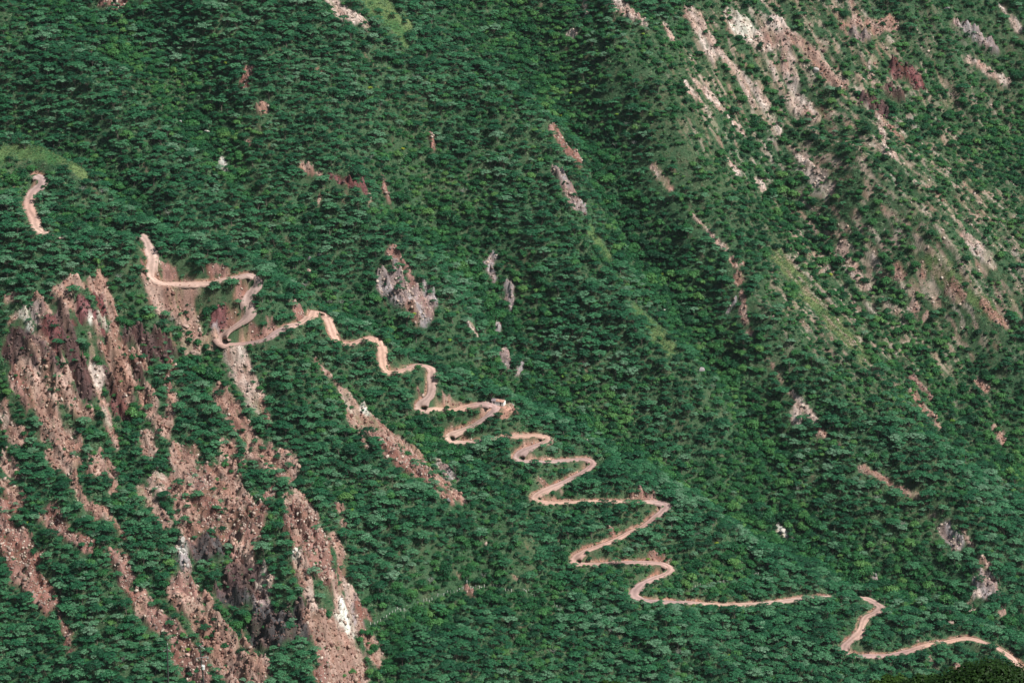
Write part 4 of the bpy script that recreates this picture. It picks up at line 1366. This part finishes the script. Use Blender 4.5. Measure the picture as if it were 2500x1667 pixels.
# ------------------------------------------------------------------ boulders
RM = {'g': M_GREYR, 't': M_TAN, 'w': M_WHITER, 'p': simple_mat('pink_rock', (.42, .29, .25), .9, .25, 1.5), 'd': M_DARKR}
for q, (u, v, w, hr, c_, lb) in enumerate(BOULDERS):
    r_ = w / 2 / 3.5
    vv, ff = rock(700 + q, 3, jag=.12, sq=(1, .8, hr * .95), cuts=11)
    vv = vv * r_
    ph_ = rng.uniform(0, 6.28); ca, sa = math.cos(ph_), math.sin(ph_)
    vv = np.stack([vv[:, 0] * (ca * ca * .2 + .9) , vv[:, 1], vv[:, 2]], 1)
    me = mesh_np('boulder', vv, ff); me.materials.append(RM[c_])
    o = obj('boulder', me, loc=(BX_[q], BY_[q], float(bil(Z2, BX_[q], BY_[q])) + r_ * hr * .45))
    tag(o, lb, 'boulder')

# ------------------------------------------------------------------ the white house above the bends
M_WHITE = simple_mat('whitewash', (.74, .74, .72), .85, .08, 3)
M_DOOR = simple_mat('dark_door_boards', (.030, .030, .035), .8, .2, 5)
M_RUST = simple_mat('rusty_sheet', (.36, .12, .07), .6, .4, .9, col2=(.55, .34, .26))
M_OLD = simple_mat('old_grey_sheet', (.20, .16, .18), .7, .2, 1.5)
M_BRIGHT = simple_mat('pale_patch_sheet', (.80, .66, .48), .6, .15, 1.5)
M_STONE = simple_mat('foundation_stone', (.34, .26, .22), .95, .3, 3)
HL, HD, HH, HR = 9.6, 4.4, 3.0, 1.15          # length, depth, wall and ridge rise
house = empty('white_house', (HX + .3, HY + 1.2, HZ + .25), math.radians(-22))
tag(house, 'white one-storey house with half rusty roof at the road bend', 'house')
def hp(name, mb, mats, parent=house): return obj(name, mb.mesh(name, mats), parent)
y0, y1, T = -HD / 2, HD / 2, .22
doors = [(-HL/2 + 2.1, .95), (-HL/2 + 7.3, .95)]
mb = MB(); mb.box((0, 0, -.35), (HL + .3, HD + .3, .8)); hp('foundation', mb, [M_STONE])
# front wall between the openings
xs = [-HL/2 + .55]
for cxd, wd in doors: xs += [cxd - wd/2, cxd + wd/2]
xs += [HL/2]
mb = MB()
for a, b_ in zip(xs[0::2], xs[1::2]): mb.box(((a + b_) / 2, y0 + T/2, HH/2 + .05), (b_ - a, T, HH))
for cxd, wd in doors: mb.box((cxd, y0 + T/2, HH - .2 + .05), (wd, T - .01, .4))
hp('front_wall', mb, [M_WHITE])
mb = MB(); mb.box((0, y1 - T/2, HH/2 + .05), (HL, T, HH)); hp('back_wall', mb, [M_WHITE])
for sx_ in (-1, 1):
    mb = MB(); xw = sx_ * (HL/2 - T/2)
    pr = [(y0 + T + .002, .05), (y1 - T - .002, .05), (y1 - T - .002, HH + .05), (0, HH + HR - .12), (y0 + T + .002, HH + .05)]
    vs = [(xw - T/2, a, z) for a, z in pr] + [(xw + T/2, a, z) for a, z in pr]
    mb.add(vs, [(4, 3, 2, 1, 0), (5, 6, 7, 8, 9)] + [(i, (i + 1) % 5, 5 + (i + 1) % 5, 5 + i) for i in range(5)])
    hp('gable_wall', mb, [M_WHITE])
for cxd, wd in doors:
    mb = MB(); mb.box((cxd, y0 + T - .05, 1.17), (wd - .04, .06, 2.22)); dr_ = hp('door', mb, [M_DOOR])
    mb = MB(); mb.box((cxd + .3, y0 + T - .10, 1.1), (.05, .05, .16)); hp('handle', mb, [M_STONE], dr_)
mb = MB(); mb.box((-HL/2 + .12, y0 + .12, HH/2 + .05), (.16, .16, HH)); hp('porch_post', mb, [M_BARK])
mb = MB(); mb.box((doors[0][0] + 2.4, y0 - .02, 1.55), (.7, .05, .7)); w_ = hp('shutter', mb, [simple_mat('grey_shutter', (.45, .46, .46), .8, .1, 4)])
# roof: overlapping corrugated sheets, five old grey ones and six rusty ones a side
roof = hp('roof', (lambda q: (q.box((0, 0, HH + HR + .06), (HL + .5, .34, .06)), q)[1])(MB()), [M_OLD])
def sheet(xa, xb, sgn, mat_, lift):
    mb = MB(); nseg = 12
    vs = []
    for i in range(nseg + 1):
        xx = xa + (xb - xa) * i / nseg
        zz = .035 * (i % 2) + lift
        vs += [(xx, sgn * (HD/2 + .25), HH - .25 * HR / (HD/2) + .12 + zz), (xx, sgn * .04, HH + HR + .02 + zz)]
    fs = [(2*i, 2*i+2, 2*i+3, 2*i+1) if sgn < 0 else (2*i, 2*i+1, 2*i+3, 2*i+2) for i in range(nseg)]
    mb.add(vs, fs)
    me = mb.mesh('roof_sheet', [mat_]); o = obj('roof_sheet', me, roof)
    so = o.modifiers.new('thickness', 'SOLIDIFY'); so.thickness = .02
    return o
wS = (HL + .5) / 11
for sgn in (-1, 1):
    for k in range(11):
        xa = -(HL + .5) / 2 + k * wS
        o = sheet(xa, xa + wS + .06, sgn, M_OLD if k < 4 else M_RUST, .012 * (k % 2))
        if k >= 4: o['label'] = 'rusty red roof sheet'
mb = MB(); mb.box((-HL/2 + 3.0, -.9, HH + HR - .30), (.9, .7, .06)); pz_ = hp('roof_patch', mb, [M_BRIGHT], roof)
pz_.rotation_euler = (0, 0, 0)

# ------------------------------------------------------------------ fences of pale posts
M_POST = simple_mat('weathered_post', (.62, .62, .58), .85, .15, 5)
M_WIRE = simple_mat('fence_wire', (.35, .35, .35), .5, .1, 3, metal=.6)
def post_fence(name, xs_, ys_, lab, gaps, braces):
    zs = bil(Z2, xs_, ys_)
    root = empty(name, (float(xs_[0]), float(ys_[0]), float(zs[0]))); tag(root, lab, 'fence')
    ox, oy, oz = float(xs_[0]), float(ys_[0]), float(zs[0])
    r = np.random.default_rng(5); tops = []
    pm = []
    for v_ in range(4):
        mb = MB(); h_ = 1.65 + .12 * v_
        mb.box((0, 0, h_/2 - .3), (.27, .27, h_ + .6)); mb.box((0, 0, h_ + .02), (.18, .18, .05)); pm.append((mb.mesh('post', [M_POST]), h_))
    for i in range(len(xs_)):
        me_, h_ = pm[i % 4]
        o = obj('post', me_, root, loc=(xs_[i] - ox, ys_[i] - oy, zs[i] - oz)); o.rotation_euler = (r.normal(0, .05), r.normal(0, .05), r.uniform(0, 1))
        tops.append((xs_[i] - ox, ys_[i] - oy, zs[i] - oz + h_))
        if i in braces:
            mb = MB(); d_ = braces[i]
            mb.tube((0, 0, h_ - .1), (d_ * 1.5, -.2, -.1), .08, .08, 5); obj('brace', mb.mesh('brace', [M_POST]), root, loc=(xs_[i] - ox, ys_[i] - oy, zs[i] - oz))
    for lev in (.15, .6, 1.05):
        mb = MB()
        for i in range(len(tops) - 1):
            if i in gaps: continue
            a, b_ = np.array(tops[i]), np.array(tops[i + 1])
            mb.tube(a - (0, 0, lev), b_ - (0, 0, lev), .008, .008, 3, cap=False)
        obj('wire', mb.mesh('wire', [M_WIRE]), root)
    return root
post_fence('post_fence', FAX, FAY, 'long fence of pale posts crossing the scrubby rise left of the bends', (), {9: 1, 11: 1, 14: -1, 31: 1, 35: 1, 40: 1})
nB = len(FENCE_B)
post_fence('post_fence', FBX[:nB], FBY[:nB], 'short row of white fence posts above the long straight road', (), {})
post_fence('post_fence', FBX[nB:], FBY[nB:], 'three white fence posts left of the lowest middle hairpin', (), {})

# ------------------------------------------------------------------ two utility poles on the near slope
M_POLE = simple_mat('dark_pole', (.045, .050, .050), .8, .25, 3)
M_STEEL = simple_mat('galvanised_arm', (.30, .32, .34), .5, .15, 3, metal=.4)
M_CAN = simple_mat('transformer_paint', (.62, .64, .64), .5, .08, 2)
M_INS = simple_mat('insulator', (.50, .50, .48), .4, .1, 2)
PY = 450.0
def pole(u_top, v_top, u_bot, lab, armed):
    x1, _, z1 = [float(a) for a in pt(u_top, v_top, PY)]; x0, _, _ = [float(a) for a in pt(u_bot, 1667, PY)]
    zg = float(near_z(x0, PY)); tilt = (x1 - x0) / 6.2
    xb = x0 - tilt * ((CZ - 225) - zg)
    root = empty('utility_pole', (xb, PY, zg - .3)); tag(root, lab, 'utility pole')
    Hp = z1 - zg + .3; lean = lambda z: (x1 - xb) * z / Hp
    mb = MB(); mb.tube((0, 0, 0), (lean(Hp), 0, Hp), .17, .11, 10); obj('pole', mb.mesh('pole', [M_POLE]), root)
    if not armed:
        mb = MB(); mb.tube((lean(Hp) + .03, 0, Hp - .05), (lean(Hp) + .08, 0, Hp + .28), .035, .03, 6); pin = obj('pin', mb.mesh('pin', [M_STEEL]), root)
        mb = MB(); mb.tube((lean(Hp) + .08, 0, Hp + .28), (lean(Hp) + .08, 0, Hp + .46), .08, .05, 8); obj('insulator', mb.mesh('insulator', [M_INS]), pin)
        for s_ in (-1, 1):
            mb = MB(); mb.tube((lean(Hp - .6), 0, Hp - .55), (lean(Hp - .6) + s_ * .5, -.1, Hp - .85), .04, .035, 6); a = obj('side_arm', mb.mesh('side_arm', [M_STEEL]), root)
            mb = MB(); mb.tube((lean(Hp - .6) + s_ * .5, -.1, Hp - .85), (lean(Hp - .6) + s_ * .62, -.1, Hp - .92), .07, .07, 8); obj('insulator', mb.mesh('insulator', [M_INS]), a)
    else:
        mb = MB(); mb.tube((lean(Hp) - .15, 0, Hp + .25), (lean(Hp) + .65, -.05, Hp - .38), .05, .04, 6); a = obj('top_bracket', mb.mesh('top_bracket', [M_STEEL]), root)
        mb = MB(); mb.tube((lean(Hp) + .6, -.05, Hp - .38), (lean(Hp) + .82, -.05, Hp - .46), .07, .06, 8); obj('insulator', mb.mesh('insulator', [M_INS]), a)
        zc = Hp - 2.05
        mb = MB(); mb.tube((lean(zc) - .85, -.15, zc - .1), (lean(zc) + 1.25, -.15, zc + .18), .06, .06, 6); a = obj('crossarm', mb.mesh('crossarm', [M_STEEL]), root)
        for dx_, dz_ in ((-.8, -.1), (1.05, .12), (1.2, .15)):
            mb = MB(); mb.tube((lean(zc) + dx_, -.15, zc + dz_ - .05), (lean(zc) + dx_, -.15, zc + dz_ - .35), .075, .06, 8); obj('insulator', mb.mesh('insulator', [M_INS]), a)
        zt = Hp - 3.75
        mb = MB(); mb.tube((lean(zt) + .22, -.30, zt - .38), (lean(zt) + .22, -.30, zt + .28), .29, .29, 14); mb.tube((lean(zt) + .22, -.30, zt + .28), (lean(zt) + .22, -.30, zt + .36), .31, .22, 14)
        c_ = obj('transformer', mb.mesh('transformer', [M_CAN]), root)
        for dx_ in (-.12, .12):
            mb = MB(); mb.tube((lean(zt) + .22 + dx_, -.3, zt + .34), (lean(zt) + .22 + dx_ * 1.6, -.3, zt + .66), .05, .035, 8); obj('bushing', mb.mesh('bushing', [M_INS]), c_)
        mb = MB(); mb.tube((lean(zt) + .02, -.18, zt - .6), (lean(zt) + .02, -.18, zt - .1), .16, .16, 8); obj('bracket', mb.mesh('bracket', [M_POLE]), root)
    return root
pole(408, 1576, 411, 'slim dark utility pole with small side arms at lower left', False)
pole(488, 1577, 497, 'dark utility pole with crossarm and pale transformer at lower left', True)

# ------------------------------------------------------------------ treetops on the near slope, along the bottom edge
def near_tree(u, v_top, dist, R, Hc, seed, lab, mat_, lumps=46, per=210, leaf=.20):
    x, _, z = [float(a) for a in pt(u, v_top, dist)]
    zg = float(near_z(x, dist)); Ht = z - zg
    root = empty('near_tree', (x, dist, zg - .2)); tag(root, lab, 'tree')
    r = np.random.default_rng(seed); vs = []
    for k in range(lumps):
        a = 2.39996 * k; d = R * .88 * math.sqrt((k + .3) / lumps)
        rp = R * r.uniform(.16, .26)
        c = np.array([d * math.cos(a), d * math.sin(a), Ht - rp * .9 - Hc * (d / R) ** 2 * 1.0 - r.uniform(0, .08) * Hc])
        dr = unit(r.normal(size=(per, 3)))
        p = c + dr * r.uniform(.6, 1.08, per)[:, None] * (rp, rp, rp * .85)
        vs.append(leaves(p, unit(dr + (0, 0, .5) + r.normal(0, .4, (per, 3))), leaf, r))
    obj('crown', leaf_mesh('crown', np.concatenate(vs), mat_), root)
    mb = MB(); mb.path([(0, 0, 0), (.1, 0, Ht * .35), (0, .1, Ht * .6)], [.36, .28, .22], 8)
    for k in range(6):
        a = k * 1.05; mb.path([(0, .1, Ht * .55), (R * .5 * math.cos(a), R * .5 * math.sin(a), Ht - Hc * .5 - .6)], [.18, .06], 6)
    obj('trunk', mb.mesh('trunk', [M_BARK]), root)
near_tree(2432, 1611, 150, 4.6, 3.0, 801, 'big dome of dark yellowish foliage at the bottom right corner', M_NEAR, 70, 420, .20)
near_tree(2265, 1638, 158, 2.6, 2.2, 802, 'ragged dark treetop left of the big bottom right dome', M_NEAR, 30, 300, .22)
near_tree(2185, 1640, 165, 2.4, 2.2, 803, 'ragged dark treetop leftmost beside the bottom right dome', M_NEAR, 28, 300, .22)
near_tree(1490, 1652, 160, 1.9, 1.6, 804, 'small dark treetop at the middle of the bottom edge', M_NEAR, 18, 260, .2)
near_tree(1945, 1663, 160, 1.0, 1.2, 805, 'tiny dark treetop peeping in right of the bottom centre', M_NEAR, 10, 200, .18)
# ------------------------------------------------------------------ thin air between the viewer and the slope
hz = MB(); hz.box((0, 1780, 820), (3800, 4100, 1760))
mh = bpy.data.materials.new('thin_haze'); mh.use_nodes = True
nt = mh.node_tree; nt.nodes.remove(nt.nodes['Principled BSDF'])
pv = nt.nodes.new('ShaderNodeVolumePrincipled')
pv.inputs['Color'].default_value = (.80, .88, 1.0, 1)
pv.inputs['Density'].default_value = 0.000009
pv.inputs['Anisotropy'].default_value = .2
nt.links.new(pv.outputs[0], nt.nodes['Material Output'].inputs['Volume'])
ho = obj('haze', hz.mesh('haze', [mh])); tag(ho, kind='stuff')
